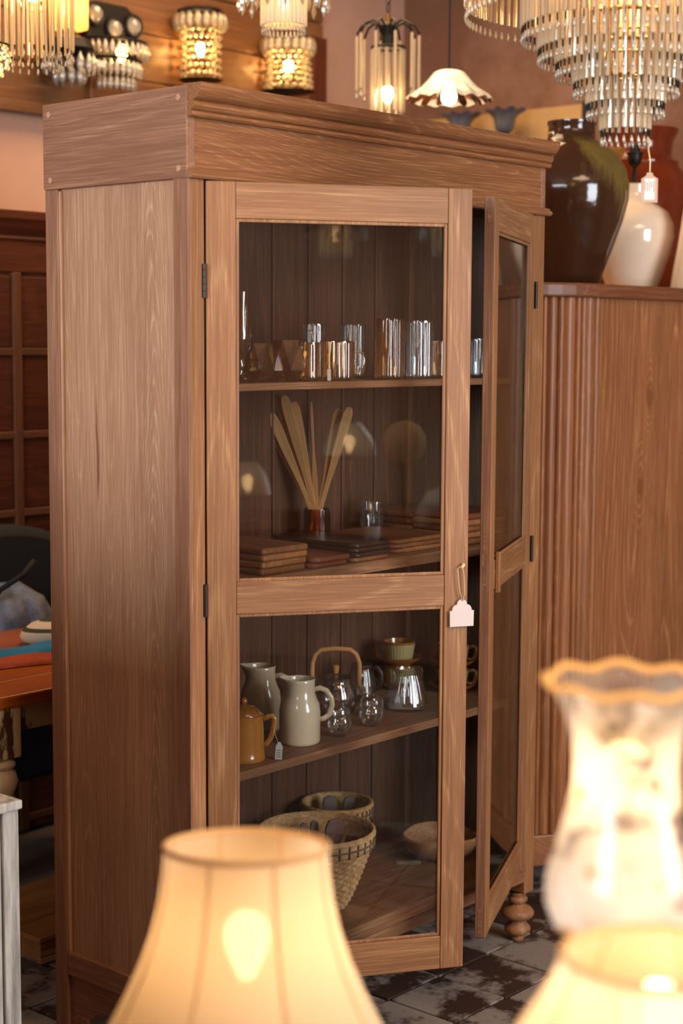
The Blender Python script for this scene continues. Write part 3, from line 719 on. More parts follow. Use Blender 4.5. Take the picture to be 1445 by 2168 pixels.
while a > PI and k < 40:
    w = wds[k % len(wds)]; da = w/RR
    n = 6; pts = []
    for i in range(n+1):
        th = a-da*i/n; pts.append(((RR-.006+.009*math.sin(PI*i/n)**.6)*math.cos(th), (RR-.006+.009*math.sin(PI*i/n)**.6)*math.sin(th)))
    pts += [((RR-.014)*math.cos(a-da), (RR-.014)*math.sin(a-da)), ((RR-.014)*math.cos(a), (RR-.014)*math.sin(a))]
    MB().prism(pts, ZL+.06, ZH).build('flute', W_counter('z'), ct, smooth=40)
    a -= da; k += 1
def slab(r, x1, y1):
    P = [(x1, y1), (-r, y1)]
    for i in range(13): th = PI+PI/2*i/12; P.append((r*math.cos(th), r*math.sin(th)))
    P.append((x1, -r)); return P
MB().prism(slab(RR+.022, 1.27, .60), ZH, ZH+.038).build('counter_top', wood('counter_top_teak', 'x', (132, 80, 50), (156, 104, 68), (92, 54, 32), .4, 12, .4), ct, bevel=.006)
MB().prism(slab(RR+.006, 1.25, .58), ZL-.03, ZL+.058).build('base_rail', W_counter('x'), ct, bevel=.004)
box('side_panel', W_counter('z'), ct, -RR+.006, -RR+.024, 0, .57, ZL, ZH, 0)
for x, y in ((-.2, -.1), (1.15, -.22), (1.15, .5), (-.22, .5)): box('leg', W_dark('z'), ct, x, x+.06, y, y+.06, 0, ZL-.02)
CT = ZH+.038

# jars on the counter
M_jar = None
def jar_mat(name, body, drip, split):
    m, t, o = nm(name)
    tc = N(t, 'ShaderNodeTexCoord'); sx = N(t, 'ShaderNodeSeparateXYZ'); t.links.new(tc.outputs['Object'], sx.inputs[0])
    v = coords(t, (14, 14, 1.6), False); n = noise(t, v, 1.0, 4, .6)
    g_ = mathn(t, 'ADD', mathn(t, 'MULTIPLY', mathn(t, 'SUBTRACT', sx.outputs['Z'], split), 2.6), mathn(t, 'MULTIPLY', mathn(t, 'SUBTRACT', sx.outputs['X'], .06), 3.0))
    f = ramp(t, mathn(t, 'ADD', g_, n), [(.42, 0.0), (.62, 1.0)])
    f = mathn(t, 'MULTIPLY', f, ramp(t, sx.outputs['Z'], [(.415, 1.0), (.44, 0.0)]))
    n2 = noise(t, coords(t, (30, 30, 30), False), 1.0, 3)
    c = mix(t, f, lin(body), lin(drip)); c = mix(t, mathn(t, 'MULTIPLY', n2, .4), c, tuple(x*.5 for x in lin(body)[:3])+(1,))
    principled(t, o, c, .10, bump=noise(t, coords(t, (1, 1, 1), False), 60, 3), bs=.10, bd=.003, spec=.6)
    return m
jr = thing('stoneware_jar', 'big glossy dark brown storage jar with olive glaze drips', 'jar', (1.900, .370, CT), VIEW)
MB().lathe([(.001, .002), (.080, 0), (.088, .004), (.100, .040), (.128, .115), (.155, .190), (.170, .255), (.172, .300), (.163, .345), (.138, .388), (.100, .418), (.078, .430), (.070, .438), (.068, .470), (.072, .478), (.072, .486), (.064, .487), (.060, .470), (.062, .43), (.10, .40), (.001, .38)], 56).build('body', jar_mat('jar_glaze', (60, 36, 21), (112, 94, 46), .34), jr, smooth=70)
vs = thing('ceramic_lamp_base', 'white ceramic lamp base with black socket, right of the dark jar', 'lamp', (2.315, .406, CT), VIEW); vs.scale = (1.04, 1.04, 1.04)
M_wglaze = glaze('white_glaze', (226, 206, 184), .10, .03)
MB().lathe([(.001, .002), (.070, 0), (.075, .003), (.080, .02), (.094, .060), (.112, .115), (.123, .165), (.121, .205), (.104, .240), (.074, .262), (.058, .270), (.054, .276), (.053, .300), (.054, .322), (.050, .324), (.001, .324)], 48).build('body', M_wglaze, vs, smooth=60)
MB().lathe([(.001, .324), (.006, .324), (.0055, .372), (.010, .378), (.019, .388), (.022, .402), (.022, .414), (.027, .416), (.027, .419), (.016, .420), (.014, .444), (.001, .445)], 24).build('lamp_socket', M_black, vs, smooth=50)
rj = thing('rust_jar', 'huge rust-red glazed jar at the far right of the counter', 'jar', (2.69, .62, CT), VIEW)
MB().lathe([(.001, .002), (.13, 0), (.135, .01), (.165, .10), (.19, .22), (.188, .32), (.165, .40), (.135, .44), (.138, .450), (.120, .458), (.112, .470), (.116, .52), (.130, .545), (.134, .56), (.118, .56), (.10, .52), (.001, .45)], 56).build('body', jar_mat('rust_glaze', (112, 42, 16), (124, 48, 18), .42), rj, smooth=70)
w2 = thing('white_vase', 'second white ceramic vase cut by the right picture edge', 'vase', (2.31, .180, CT), VIEW)
MB().lathe([(.001, .001), (.072, 0), (.075, .004), (.075, .008), (.068, .06), (.056, .13), (.046, .20), (.038, .26), (.034, .29), (.032, .31), (.001, .312)], 44).build('body', M_wglaze, w2, smooth=60)
MB().lathe([(.070, .0), (.078, .0), (.078, .006), (.072, .006)], 44).build('base_ring', M_black, w2, smooth=40)
gv = thing('gold_vase', 'golden glass trumpet vase behind the white lamp base', 'vase', (2.42, .63, CT), VIEW)
MB().lathe([(.001, .002), (.045, 0), (.046, .01), (.022, .04), (.020, .12), (.030, .22), (.038, .30), (.05, .36), (.075, .42), (.098, .455), (.104, .470), (.096, .465), (.07, .42), (.001, .25)], 40, lambda r, z, a, i: (r*(1+(.06*math.cos(6*a) if z > .4 else 0)), z)).build('body', plain('gold_glass', (206, 154, 48), .18, .55, .1), gv, smooth=60)

# ------------------------------------------------------------------ left background: chest, table and what lies there
chest = thing('drawer_chest', 'dark red-brown chest of drawers against the back wall', 'chest', (.93, 1.75, 0))
box('carcass', W_red('z'), chest, -.47, .95, .012, .33, .0, 1.87, 0)
cpf = [(.02, 1.86), (-.004, 1.86), (-.010, 1.868), (-.006, 1.876), (-.018, 1.888), (-.030, 1.905), (-.034, 1.915), (-.042, 1.925), (-.044, 1.95), (.33, 1.95), (.33, 1.86)]
MB().prism(cpf, -.49, .97, 'yz').build('cornice', W_red('x'), chest, smooth=30)
box('top_rail', W_red('x'), chest, -.47, .95, .0, .014, 1.765, 1.862, .003)
zs = [1.767, 1.521, 1.263, 1.019, .77, .52, .27, .04]
for x in (-.46, 0, .46, .92): box('stile', wood('pale_stile', 'z', (104, 62, 38), (126, 82, 52), (74, 42, 24), .5, 8, .3), chest, x-.016, x+.016, -.004, .014, .0, 1.765, .003)
for z in zs[1:]: box('rail', wood('pale_stile', 'x', (104, 62, 38), (126, 82, 52), (74, 42, 24), .5, 8, .3), chest, -.46, .92, -.002, .014, z-.012, z+.012, .003)
for i in range(len(zs)-1):
    for x0 in (-.46, 0, .46):
        box('drawer', wood('drawer_red', 'x', (88, 42, 24), (110, 58, 34), (50, 22, 13), .42, 12, .4), chest, x0+.018, x0+.442, random.uniform(.004, .008), .03, zs[i+1]+.014, zs[i]-.014, .003)
tb = thing('dining_table', 'table with orange wood top and distressed white turned legs', 'table', (-.02, .62, 0))
M_dist = two_tone('distressed_paint', (72, 44, 26), (198, 180, 152), 16, .40, .46, .6, vscale=(1, 1, .35), bump=.5)
for k in range(5): box('table_plank', W_table('x'), tb, -.03, 1.15, .0+k*.14, .1385+k*.14, .722, .75, .004)
lp = [(.001, 0), (.022, 0), (.026, .02), (.019, .04), (.021, .06), (.026, .10), (.034, .30), (.036, .40), (.034, .47), (.024, .485), (.034, .492), (.036, .502), (.030, .510), (.036, .525), (.042, .545), (.036, .565), (.028, .572), (.036, .580), (.036, .588), (.030, .594), (.030, .602)]
for x, y in ((.045, .045), (1.07, .045), (.045, .655), (1.07, .655)):
    l_ = MB().lathe(lp, 28).build('leg', M_dist, tb, smooth=50, loc=(x, y, 0))
    MB().box(-.036, .036, -.036, .036, .600, .7215).build('leg_block', M_dist, l_, bevel=.004)
for y in (.03, .64): box('apron', M_dist, tb, .085, 1.03, y, y+.022, .655, .7215, .003)
for x in (.03, 1.06): box('apron', M_dist, tb, x, x+.022, .085, .615, .655, .7215, .003)
def cloth(name, label, mat, x, y, w, d, h, rot, seedv):
    random.seed(seedv); m = MB(); nx, ny = 24, 8; V = []
    ph = [random.uniform(0, 6) for _ in range(6)]
    for side in (0, 1):
        for j in range(ny+1):
            for i in range(nx+1):
                u, v = i/nx, j/ny
                e = math.sin(PI*min(1, max(0, v)))**.35*math.sin(PI*u)**.15
                z = h*e*(.65+.2*math.sin(9*v*2+ph[0]+2*u)+.15*math.sin(14*v+ph[1]-5*u)+.1*math.sin(20*u+ph[2])) if side else .0012
                V.append((u*w, v*d+.01*math.sin(7*u+ph[3]), max(.0012, z)+(.001 if side else 0)))
    n = (nx+1)*(ny+1); F = []
    for s_ in (0, 1):
        for j in range(ny):
            for i in range(nx):
                a_ = s_*n+j*(nx+1)+i; F.append((a_, a_+1, a_+nx+2, a_+nx+1))
    for i in range(nx): F += [(i, i+1, n+i+1, n+i), (ny*(nx+1)+i, ny*(nx+1)+i+1, n+ny*(nx+1)+i+1, n+ny*(nx+1)+i)]
    for j in range(ny): F += [(j*(nx+1), (j+1)*(nx+1), n+(j+1)*(nx+1), n+j*(nx+1)), (j*(nx+1)+nx, (j+1)*(nx+1)+nx, n+(j+1)*(nx+1)+nx, n+j*(nx+1)+nx)]
    m.add(V, F); o = m.build(name, mat, smooth=60, loc=(x, y, .7505), rot=(0, 0, rot)); random.seed(seedv+50)
    return tag(o, label, 'cloth')
cloth('folded_cloth', 'folded bright blue cloth on the orange table', plain('blue_cloth', (18, 116, 168), .85, var=.2, scale=60), .12, 1.03, .55, .085, .022, -.25, 3)
cloth('folded_cloth', 'folded rust orange cloth on the orange table in front of the blue one', plain('rust_cloth', (168, 66, 30), .85, var=.3, scale=60),   .05, .905, .55, .09, .022, -.25, 5)
# striped pouch
def striped(name):
    m, t, o = nm(name); tc = N(t, 'ShaderNodeTexCoord'); sx = N(t, 'ShaderNodeSeparateXYZ'); t.links.new(tc.outputs['Object'], sx.inputs[0])
    f = ramp(t, mathn(t, 'FRACT', mathn(t, 'MULTIPLY', sx.outputs['Z'], 34)), [(0, 0.0), (.56, 0.0), (.60, 1.0), (.96, 1.0), (1, 0.0)])
    g_ = mathn(t, 'MULTIPLY', f, mathn(t, 'GREATER_THAN', sx.outputs['Z'], .030))
    principled(t, o, mix(t, g_, lin((206, 184, 158)), lin((52, 58, 44))), .85); return m
po = MB().lathe([(.001, .0), (.07, .0), (.092, .012), (.098, .030), (.090, .050), (.070, .068), (.040, .080), (.001, .084)], 36, lambda r, z, a, i: (r*(1+.05*math.sin(3*a)), z)).build('striped_pouch', striped('striped_cotton'), smooth=180, loc=(.535, 1.075, .7505))
po.scale = (1.15, .8, .8); tag(po, 'cream cotton pouch with dark green stripes on the table', 'pouch')
dc = thing('armchair', 'black upholstered armchair with rounded back behind the table', 'chair', (.72, 1.53, 0))
M_blk = plain('black_cloth', (16, 16, 20), .85, var=.2, scale=40)
cb = []
for i in range(15): th = PI*i/14; cb.append((.36*math.cos(th), .74+.27*math.sin(th)**.8))
cb = [(.36, .40)]+cb+[(-.36, .40)]
MB().prism(cb, .02, .12, 'xz').build('backrest', M_blk, dc, bevel=.03, smooth=60)
MB().box(-.34, .34, -.16, .03, .28, .46).build('seat', M_blk, dc, bevel=.03, smooth=60)
for x in (-.3, .3):
    for y in (-.13, .08): MB().box(x-.02, x+.02, y-.02, y+.02, 0, .30).build('leg', M_black, dc, bevel=.003)
db = thing('denim_bag', 'faded blue denim bag slumped on the black armchair', 'bag', (.64, 1.43, .462))
MB().lathe([(.001, .0), (.10, .002), (.145, .04), (.15, .13), (.14, .24), (.13, .31), (.10, .365), (.05, .39), (.001, .395)], 40, lambda r, z, a, i: (r*(.62+.38*abs(math.cos(a))**.8)*(1+.05*math.sin(5*a+z*30)), z+.008*math.sin(4*a) if z > .1 else z)).build('body', two_tone('denim', (70, 80, 100), (134, 142, 158), 14, .35, .65, .9), db, smooth=180)
MB().tube([(-.09, -.03, .34), (-.10, -.09, .40), (-.04, -.12, .44), (.02, -.09, .47)], .008, 8).build('strap', M_blk, db, smooth=180)
bk = thing('wooden_crate', 'yellowish wooden crate on the floor under the table', 'crate', (.24, .80, 0))
for k in range(3): box('slat', wood('crate_wood', 'x', (168, 120, 60), (190, 146, 88), (120, 80, 40), .6, 8, .3), bk, 0, .5, 0, .015, .006+k*.018, .022+k*.018)
for k in range(3): box('lid_board', wood('crate_wood', 'x', (168, 120, 60), (190, 146, 88), (120, 80, 40), .6, 8, .3), bk, -.005, .505, -.005+k*.12, .112+k*.12, .062, .075)
for x in (0.02, .46): box('corner_post', wood('crate_wood', 'z', (168, 120, 60), (190, 146, 88), (120, 80, 40), .6, 8, .3), bk, x, x+.02, .016, .34, 0, .0615)
wc = thing('whitewashed_cabinet', 'low whitewashed wooden cabinet at the lower left picture edge', 'cabinet', (-.205, .297, 0))
M_ww = two_tone('whitewash', (128, 122, 116), (206, 202, 196), 10, .3, .6, .7, vscale=(6, 6, .5), bump=.25)
for k in range(4): box('front_board', M_ww, wc, -.52+k*.12, -.402+k*.12, .006, .022, .05, .600, .002)
box('corner_post', M_ww, wc, -.04, 0, .0, .04, 0, .600, .003)
box('corner_post', M_ww, wc, -.56, -.52, .0, .04, 0, .600, .003)
box('top_slab', M_ww, wc, -.57, .005, -.008, .140, .600, .62, .004)
box('body', M_ww, wc, -.54, -.005, .023, .135, .04, .5995, 0)

# ------------------------------------------------------------------ back wall plank panel and lamps on it
bp = thing('plank_panel', 'wide wooden plank panel fixed high on the back wall', 'panel', (.2, 2.05, 2.312))
for k, (z0, z1) in enumerate(((.012, .165), (.169, .33), (.334, .50), (.504, .66), (.664, .82))):
    box('plank', W_board('x'), bp, 0, 2.475, 0, .045, z0-.012, z1-.012+.0, .003)
box('bottom_lip', W_board('x'), bp, 0, 2.475, -.025, .0, -.012, .022, .003)
box('end_post', W_board('z'), bp, 1.262, 1.285, -.03, .0, .06, .80, .002)
box('end_post', W_red('z'), bp, 2.40, 2.478, -.018, .0, -.01, .43, .002)

DROP = [(.0005, -.030), (.0045, -.026), (.0066, -.020), (.0055, -.011), (.0022, -.003), (.0005, 0)]
def drop_mesh(name='crystal_drop', k=1.0, hook=True):
    m = MB().lathe([(r*k, z*k) for r, z in DROP], 7)
    return m
BULBP = [(.001, -.004), (.010, 0), (.014, .010), (.022, .028), (.026, .044), (.024, .060), (.014, .071), (.001, .074)]
def bulb(parent, loc, k=1.0, mat=None, rot=(0, 0, 0)):
    return MB().lathe([(r*k, z*k) for r, z in BULBP], 16).build('bulb', mat or M_bulb, parent, smooth=180, loc=loc, rot=rot)

def bead_sconce(label, x, y, z0, h, r0, r1, light=True):
    t = thing('crystal_sconce', label, 'wall lamp', (x, y, z0), 0, 'crystal bead sconces')
    n = 8
    MB().lathe([(.001, 0), (r1*.9, 0), (r1*1.3, .008), (r1*.9, .014), (.001, .014)], 24).build('base_ring', M_black, t, smooth=40)
    MB().lathe([(r0*.9, h*.92), (r0*1.16, h*.925), (r0*1.18, h*.96), (r0*1.0, h*.985), (r0*.5, h*1.0), (.001, h)], 24, lambda r, z, a, i: (r*(1+.05*math.cos(10*a)), z)).build('crown', M_black, t, smooth=40)
    m0 = MB()
    nb_ = 18
    for k in range(nb_): a = 2*PI*k/nb_; m0.ball((r0*1.22*math.cos(a), r0*1.22*math.sin(a), h*.80), r0*.24, 6, 5, 1.8)
    m0.build('crystal_ring', M_beadwarm, t, smooth=180)
    for i in range(n):
        f = i/(n-1); r = r1*1.08+(r0-r1*1.08)*f; zz = .024+f*h*.70
        m = MB()
        for k in range(nb_): a = 2*PI*(k+.5*(i % 2))/nb_; m.ball((r*math.cos(a), r*math.sin(a), zz), r*.165, 6, 5, .62)
        m.build('crystal_ring', M_beadwarm, t, smooth=180)
    for k in range(6): a = 2*PI*k/6; MB().tube([(r1*.98*math.cos(a), r1*.98*math.sin(a), .01), (r0*.9*math.cos(a), r0*.9*math.sin(a), h*.93)], .003, 5).build('wire', M_black, t)
    MB().tube([(0, r0*.8, h*.5), (0, 2.05-y-.002, h*.5)], .006, 6).build('bracket', M_black, t)
    bulb(t, (0, 0, h*.36), .62, emit('sconce_glow', (255, 196, 108), 190)); return t
bead_sconce('lit crystal bead sconce on the plank panel, left of the pair', 1.915, 1.955, 2.475, .258, .070, .062)
bead_sconce('lit crystal bead sconce on the plank panel, right of the pair', 2.372, 1.955, 2.488, .215, .075, .078)

wl_ = thing('crystal_wall_lamp', 'dark wall lamp with three round crystal bosses and hanging drops', 'wall lamp', (1.551, 2.0, 2.40))
MB().prism([(-.11, .10), (.11, .10), (.12, .26), (.06, .30), (-.06, .30), (-.12, .26)], 0, .045, 'xz').build('backplate', M_black, wl_, bevel=.01)
for x in (-.085, 0, .085):
    b_ = MB().lathe([(.001, .016), (.022, .013), (.033, 0), (.026, -.002), (.001, -.002)], 10).build('crystal_boss', M_crystal, wl_, rot=(PI/2, 0, 0), loc=(x, -.006, .235-.02*(x == 0)+.018*(x < 0)))
    MB().tube([(.036*math.cos(2*PI*k/20), .036*math.sin(2*PI*k/20), 0) for k in range(20)], .006, 6, True).build('boss_frame', M_black, b_, smooth=180)
for (zz, r, n, k_) in ((.165, .125, 15, 1.7), (.105, .10, 13, 1.9), (.06, .075, 10, 1.9)):
    for k in range(n):
        a = -PI*(k+.5)/n
        drop_mesh('crystal_drop', k_).build('crystal_drop', M_crystal, wl_, smooth=60, loc=(r*math.cos(a), r*.75*math.sin(a), zz))
    MB().tube([(r*math.cos(-PI*k/16), r*.75*math.sin(-PI*k/16), zz+.004) for k in range(17)], .005, 6).build('arm_ring', M_black, wl_)
bulb(wl_, (0, -.04, .10), .8, emit('wall_lamp_glow', (255, 200, 120), 16))

am = thing('amber_wall_lamp', 'glowing amber glass wall lamp beside the left chandelier', 'wall lamp', (1.317, 1.955, 2.39))
MB().lathe([(.001, .185), (.055, .185), (.062, .19), (.064, .32), (.056, .325)], 30, ribs(14, .003)).build('amber_shade', shade_cloth('amber_glass_shade', (244, 202, 124), .75), am, smooth=60)
MB().lathe([(.001, .10), (.06, .10), (.085, .12), (.07, .15), (.03, .165), (.02, .186), (.001, .186)], 26).build('bracket', M_black, am, smooth=40)
for k in range(14):
    a = 2*PI*k/14
    drop_mesh('crystal_drop', 2.2).build('crystal_drop', M_crystal, am, smooth=60, loc=(.080*math.cos(a), .080*math.sin(a), .105))
for k in range(9):
    a = 2*PI*k/9
    drop_mesh('crystal_drop', 2.2).build('crystal_drop', M_crystal, am, smooth=60, loc=(.045*math.cos(a), .045*math.sin(a), .07))
MB().lathe([(.001, .06), (.05, .062), (.05, .072), (.015, .08), (.015, .10), (.001, .10)], 20).build('lower_cup', M_black, am, smooth=40)
bulb(am, (0, 0, .215), .9, M_bulb)
MB().tube([(0, .02, .13), (0, .094, .13)], .01, 6).build('arm', M_black, am)
lb = MB().box(-.024, .024, -.001, 0, -.01, .01).build('paper_label', M_white, loc=(1.40, 1.90, 2.47)); tag(lb, 'small white paper label dangling beside the amber wall lamp', 'label')

# ------------------------------------------------------------------ chandeliers
def chandelier(name, label, cx, cy, tiers, top, rodr=.0045, sides=6, stuff_first=True, glow=None, drop_k=1.0, group=None, hook=.012):
    """tiers: (radius, z of drop tips, rod length, count)"""
    t = thing(name, label, 'chandelier', (cx, cy, tiers[-1][1]), .2, group)
    zb = tiers[-1][1]
    dl_ = .030*drop_k
    dropm = None; cache = {}
    for ti, (r, z, L, n) in enumerate(tiers):
        zt = z-zb
        MB().tube([(r*math.cos(2*PI*k/40), r*math.sin(2*PI*k/40), zt+dl_+hook+L+.002) for k in range(40)], .004, 6, True).build('tier_ring', M_brass, t, smooth=180)
        big = stuff_first and ti == 0
        sm = MB()
        for k in range(n):
            a = 2*PI*(k+.5*(ti % 2))/n
            x, y = r*math.cos(a), r*math.sin(a)
            if big:
                sm.lathe([(.0005, zt+dl_+hook), (rodr, zt+dl_+hook+.002), (rodr, zt+dl_+hook+L-.002), (.0005, zt+dl_+hook+L)], sides, ctr=(x, y, 0))
                sm.lathe([(q*drop_k, w*drop_k+zt+dl_) for q, w in DROP], 6, ctr=(x, y, 0)); continue
            if L not in cache:
                ro = MB().lathe([(.0005, 0), (rodr, .002), (rodr, L-.002), (.0005, L)], sides).build('glass_rod', M_rod, t); cache[L] = ro
            else: ro = inst(cache[L], t)
            ro.location = (x, y, zt+dl_+hook); ro.rotation_euler = (random.uniform(-.02, .02), random.uniform(-.02, .02), a)
            if dropm is None:
                dm = drop_mesh('crystal_drop', drop_k)
                dropm = dm.build('crystal_drop', M_crystal, ro, smooth=60); dropm.location = (0, 0, -hook)
                pin = MB().box(-.0016, .0016, -.0009, .0009, -hook, .0015).build('hook', M_black, ro); pinm = pin
            else:
                inst(dropm, ro, (0, 0, -hook)); inst(pinm, ro, (0, 0, 0))
        if big:
            o = sm.build('outer_crystals', M_rod, t, smooth=60); o['kind'] = 'stuff'
    r0 = tiers[0][0]; zt = top-zb
    for k in range(6):
        a = 2*PI*k/6
        pts = [(r*math.cos(a)*.98, r*math.sin(a)*.98, z-zb+dl_+hook+L+.004) for r, z, L, n in tiers]+[(0, 0, tiers[-1][1]-zb+dl_+hook+tiers[-1][2]+.004)]
        MB().tube(pts[::-1], .003, 5).build('frame_rib', M_brass, t)
    MB().tube([(0, 0, .05), (0, 0, zt)], .004, 6).build('stem', M_brass, t)
    return t
R_ = [(.305, 2.164, .15, 96), (.198, 2.122, .17, 66), (.166, 2.081, .14, 60), (.132, 2.055, .13, 50), (.098, 2.018, .12, 40), (.072, 1.979, .11, 32), (.045, 1.930, .10, 20)]
ch = chandelier('crystal_chandelier', 'large tiered crystal chandelier hanging at the upper right', .505, -.670, R_, 3.2, .0047, drop_k=.55)
for k in range(3):
    a = 2*PI*k/3+.4; bulb(ch, (.085*math.cos(a), .085*math.sin(a), .29), .8, emit('chandelier_glow', (255, 208, 148), 150))
L_ = [(.105, 2.285, .32, 26), (.070, 2.262, .30, 18), (.035, 2.42, .16, 9)]
lc = chandelier('rod_chandelier', 'chandelier of long glass rods with a lit bulb at the upper left', .545, 1.165, L_, 3.2, .0036, 6, False, drop_k=.6, hook=.010)
bulb(lc, (-.02, -.02, .02), 1.1, emit('left_chandelier_glow', (255, 196, 106), 110)); bulb(lc, (.05, .02, .06), .9, M_bulb)
cl = thing('crystal_cluster_lamp', 'glowing crystal bowl lamp cut by the left picture edge', 'lamp', (.330, 1.06, 2.19))
k = 0
for i in range(6):
    r = [.012, .028, .040, .046, .046, .040][i]; n = max(3, int(r/.0055))
    for j in range(n):
        a = 2*PI*j/n+i
        MB().ball((r*math.cos(a), r*math.sin(a), .012+i*.016), .0075, 6, 5).build('crystal_bead', M_crystal, cl, smooth=180)
bulb(cl, (0, 0, .03), .75, emit('left_chandelier_glow', (255, 196, 106), 110))
MB().tube([(0, 0, .09), (0, 0, 1.01)], .003, 6).build('cord', M_black, cl)
MB().tube([(.046*math.cos(2*PI*q/24), .046*math.sin(2*PI*q/24), .10) for q in range(24)], .003, 6, True).build('ring', M_black, cl)

tc_ = thing('drum_chandelier', 'frosted glass rod drum chandelier with faceted drops at the top', 'chandelier', (1.204, .879, 2.414))
for k in range(30):
    a = 2*PI*k/30
    if k == 0: rod0 = MB().lathe([(.0005, 0), (.0060, .003), (.0060, .20), (.0005, .203)], 6).build('glass_rod', shade_cloth('frosted_glass', (246, 236, 214), .5), tc_); o = rod0; dr0 = drop_mesh('d', .75).build('crystal_drop', M_crystal, rod0, smooth=60, loc=(0, 0, -.001))
    else: o = inst(rod0, tc_); inst(dr0, o, (0, 0, -.001))
    o.location = (.060*math.cos(a), .060*math.sin(a), .024); o.rotation_euler = (0, 0, a)
for r, z, n in ((.125, .055, 16), (.105, .075, 12)):
    for k in range(n):
        a = 2*PI*k/n
        q = MB().lathe([(.0005, -.045), (.007, -.030), (.0085, -.020), (.004, -.004), (.0005, 0)], 6).build('crystal_drop', M_crystal, tc_, loc=(r*math.cos(a), r*math.sin(a), z+.05))
        MB().ball((0, 0, .005), .005, 6, 5).build('crystal_bead', M_crystal, q, smooth=180)
    MB().tube([(r*math.cos(2*PI*k/32), r*math.sin(2*PI*k/32), z+.062) for k in range(32)], .003, 6, True).build('ring', M_black, tc_, smooth=180)
MB().tube([(.062*math.cos(2*PI*k/32), .062*math.sin(2*PI*k/32), .226) for k in range(32)], .004, 6, True).build('ring', M_black, tc_, smooth=180)
MB().tube([(0, 0, .22), (0, 0, .786)], .004, 6).build('stem', M_black, tc_)
bulb(tc_, (0, 0, .07), .9, emit('drum_glow', (255, 206, 140), 26))

pd = thing('crystal_pendant', 'pendant lamp with curled black arms and hanging glass rods', 'pendant', (1.890, 1.067, 2.288), .1); pd.scale = (1.05, 1.05, 1.05)
for k in range(12):
    a = 2*PI*k/12
    if k == 0: rp = MB().lathe([(.0005, 0), (.0062, .003), (.0062, .19), (.0005, .193)], 6).build('glass_rod', M_rod, pd); o = rp
    else: o = inst(rp, pd)
    o.location = (.048*math.cos(a), .048*math.sin(a), 0); o.rotation_euler = (0, 0, a)
for k in range(10):
    a = 2*PI*k/10+.2; R0 = .095
    arm = MB().tube([(.018*math.cos(a), .018*math.sin(a), .232), (.030*math.cos(a), .030*math.sin(a), .262), (.055*math.cos(a), .055*math.sin(a), .274), (.080*math.cos(a), .080*math.sin(a), .262), (R0*math.cos(a), R0*math.sin(a), .235)], .0035, 6).build('arm', M_black, pd, smooth=180)
    if k == 0: ra = MB().lathe([(.0005, 0), (.0050, .003), (.0050, .165), (.0005, .168)], 6).build('glass_rod', M_rod, pd); o = ra; dd = drop_mesh('d', .8).build('crystal_drop', M_crystal, ra, smooth=60, loc=(0, 0, 0))
    else: o = inst(ra, pd); inst(dd, o, (0, 0, 0))
    o.location = (R0*math.cos(a), R0*math.sin(a), .065)
MB().lathe([(.001, .20), (.020, .20), (.022, .262), (.012, .272), (.001, .272)], 20).build('hub', M_black, pd, smooth=40)
MB().tube([(.050*math.cos(2*PI*k/28), .050*math.sin(2*PI*k/28), .196) for k in range(28)], .004, 6, True).build('ring', M_black, pd, smooth=180)
MB().lathe([(.001, .272), (.007, .272), (.006, .298), (.001, .298)], 14).build('brass_nipple', M_brass, pd, smooth=40)
z = .300; k = 0
while z < .84:
    lk = [(.008*math.cos(2*PI*q/12), 0, .017*math.sin(2*PI*q/12)) for q in range(12)]
    MB().tube(lk, .0022, 5, True).build('chain_link', M_black, pd, loc=(0, 0, z+.015), rot=(0, 0, (k % 2)*PI/2)); z += .029; k += 1
bulb(pd, (0, 0, .03), .7, emit('pendant_glow', (255, 222, 170), 40))

rp_ = thing('ruffled_pendant', 'lit ribbed glass pendant with a ruffled edge on a black cord', 'pendant', (1.742, .705, 2.262))
def ruff(r, z, a, i):
    f = max(0, (r-.07)/.06)
    return r*(1+.006*math.cos(60*a)+.018*f*math.cos(16*a)), z+.003*f*math.cos(16*a)
MB().lathe([(.028, .098), (.034, .104), (.048, .098), (.066, .074), (.088, .052), (.108, .038), (.122, .028), (.129, .020), (.131, .017)], 180, ruff).build('shade', glass('ribbed_opal', (250, 236, 214), (230, 206, 174), 1.4, .12, .72, (252, 240, 218)), rp_, smooth=60)
MB().lathe([(.001, .070), (.014, .070), (.016, .100), (.008, .112), (.001, .112)], 18).build('lamp_socket', M_black, rp_, smooth=40)
MB().tube([(0, 0, .11), (0, 0, .938)], .0032, 6).build('cord', M_black, rp_)
bulb(rp_, (0, 0, .070), .92, emit('pendant_bulb', (255, 236, 200), 20), rot=(PI, 0, 0))

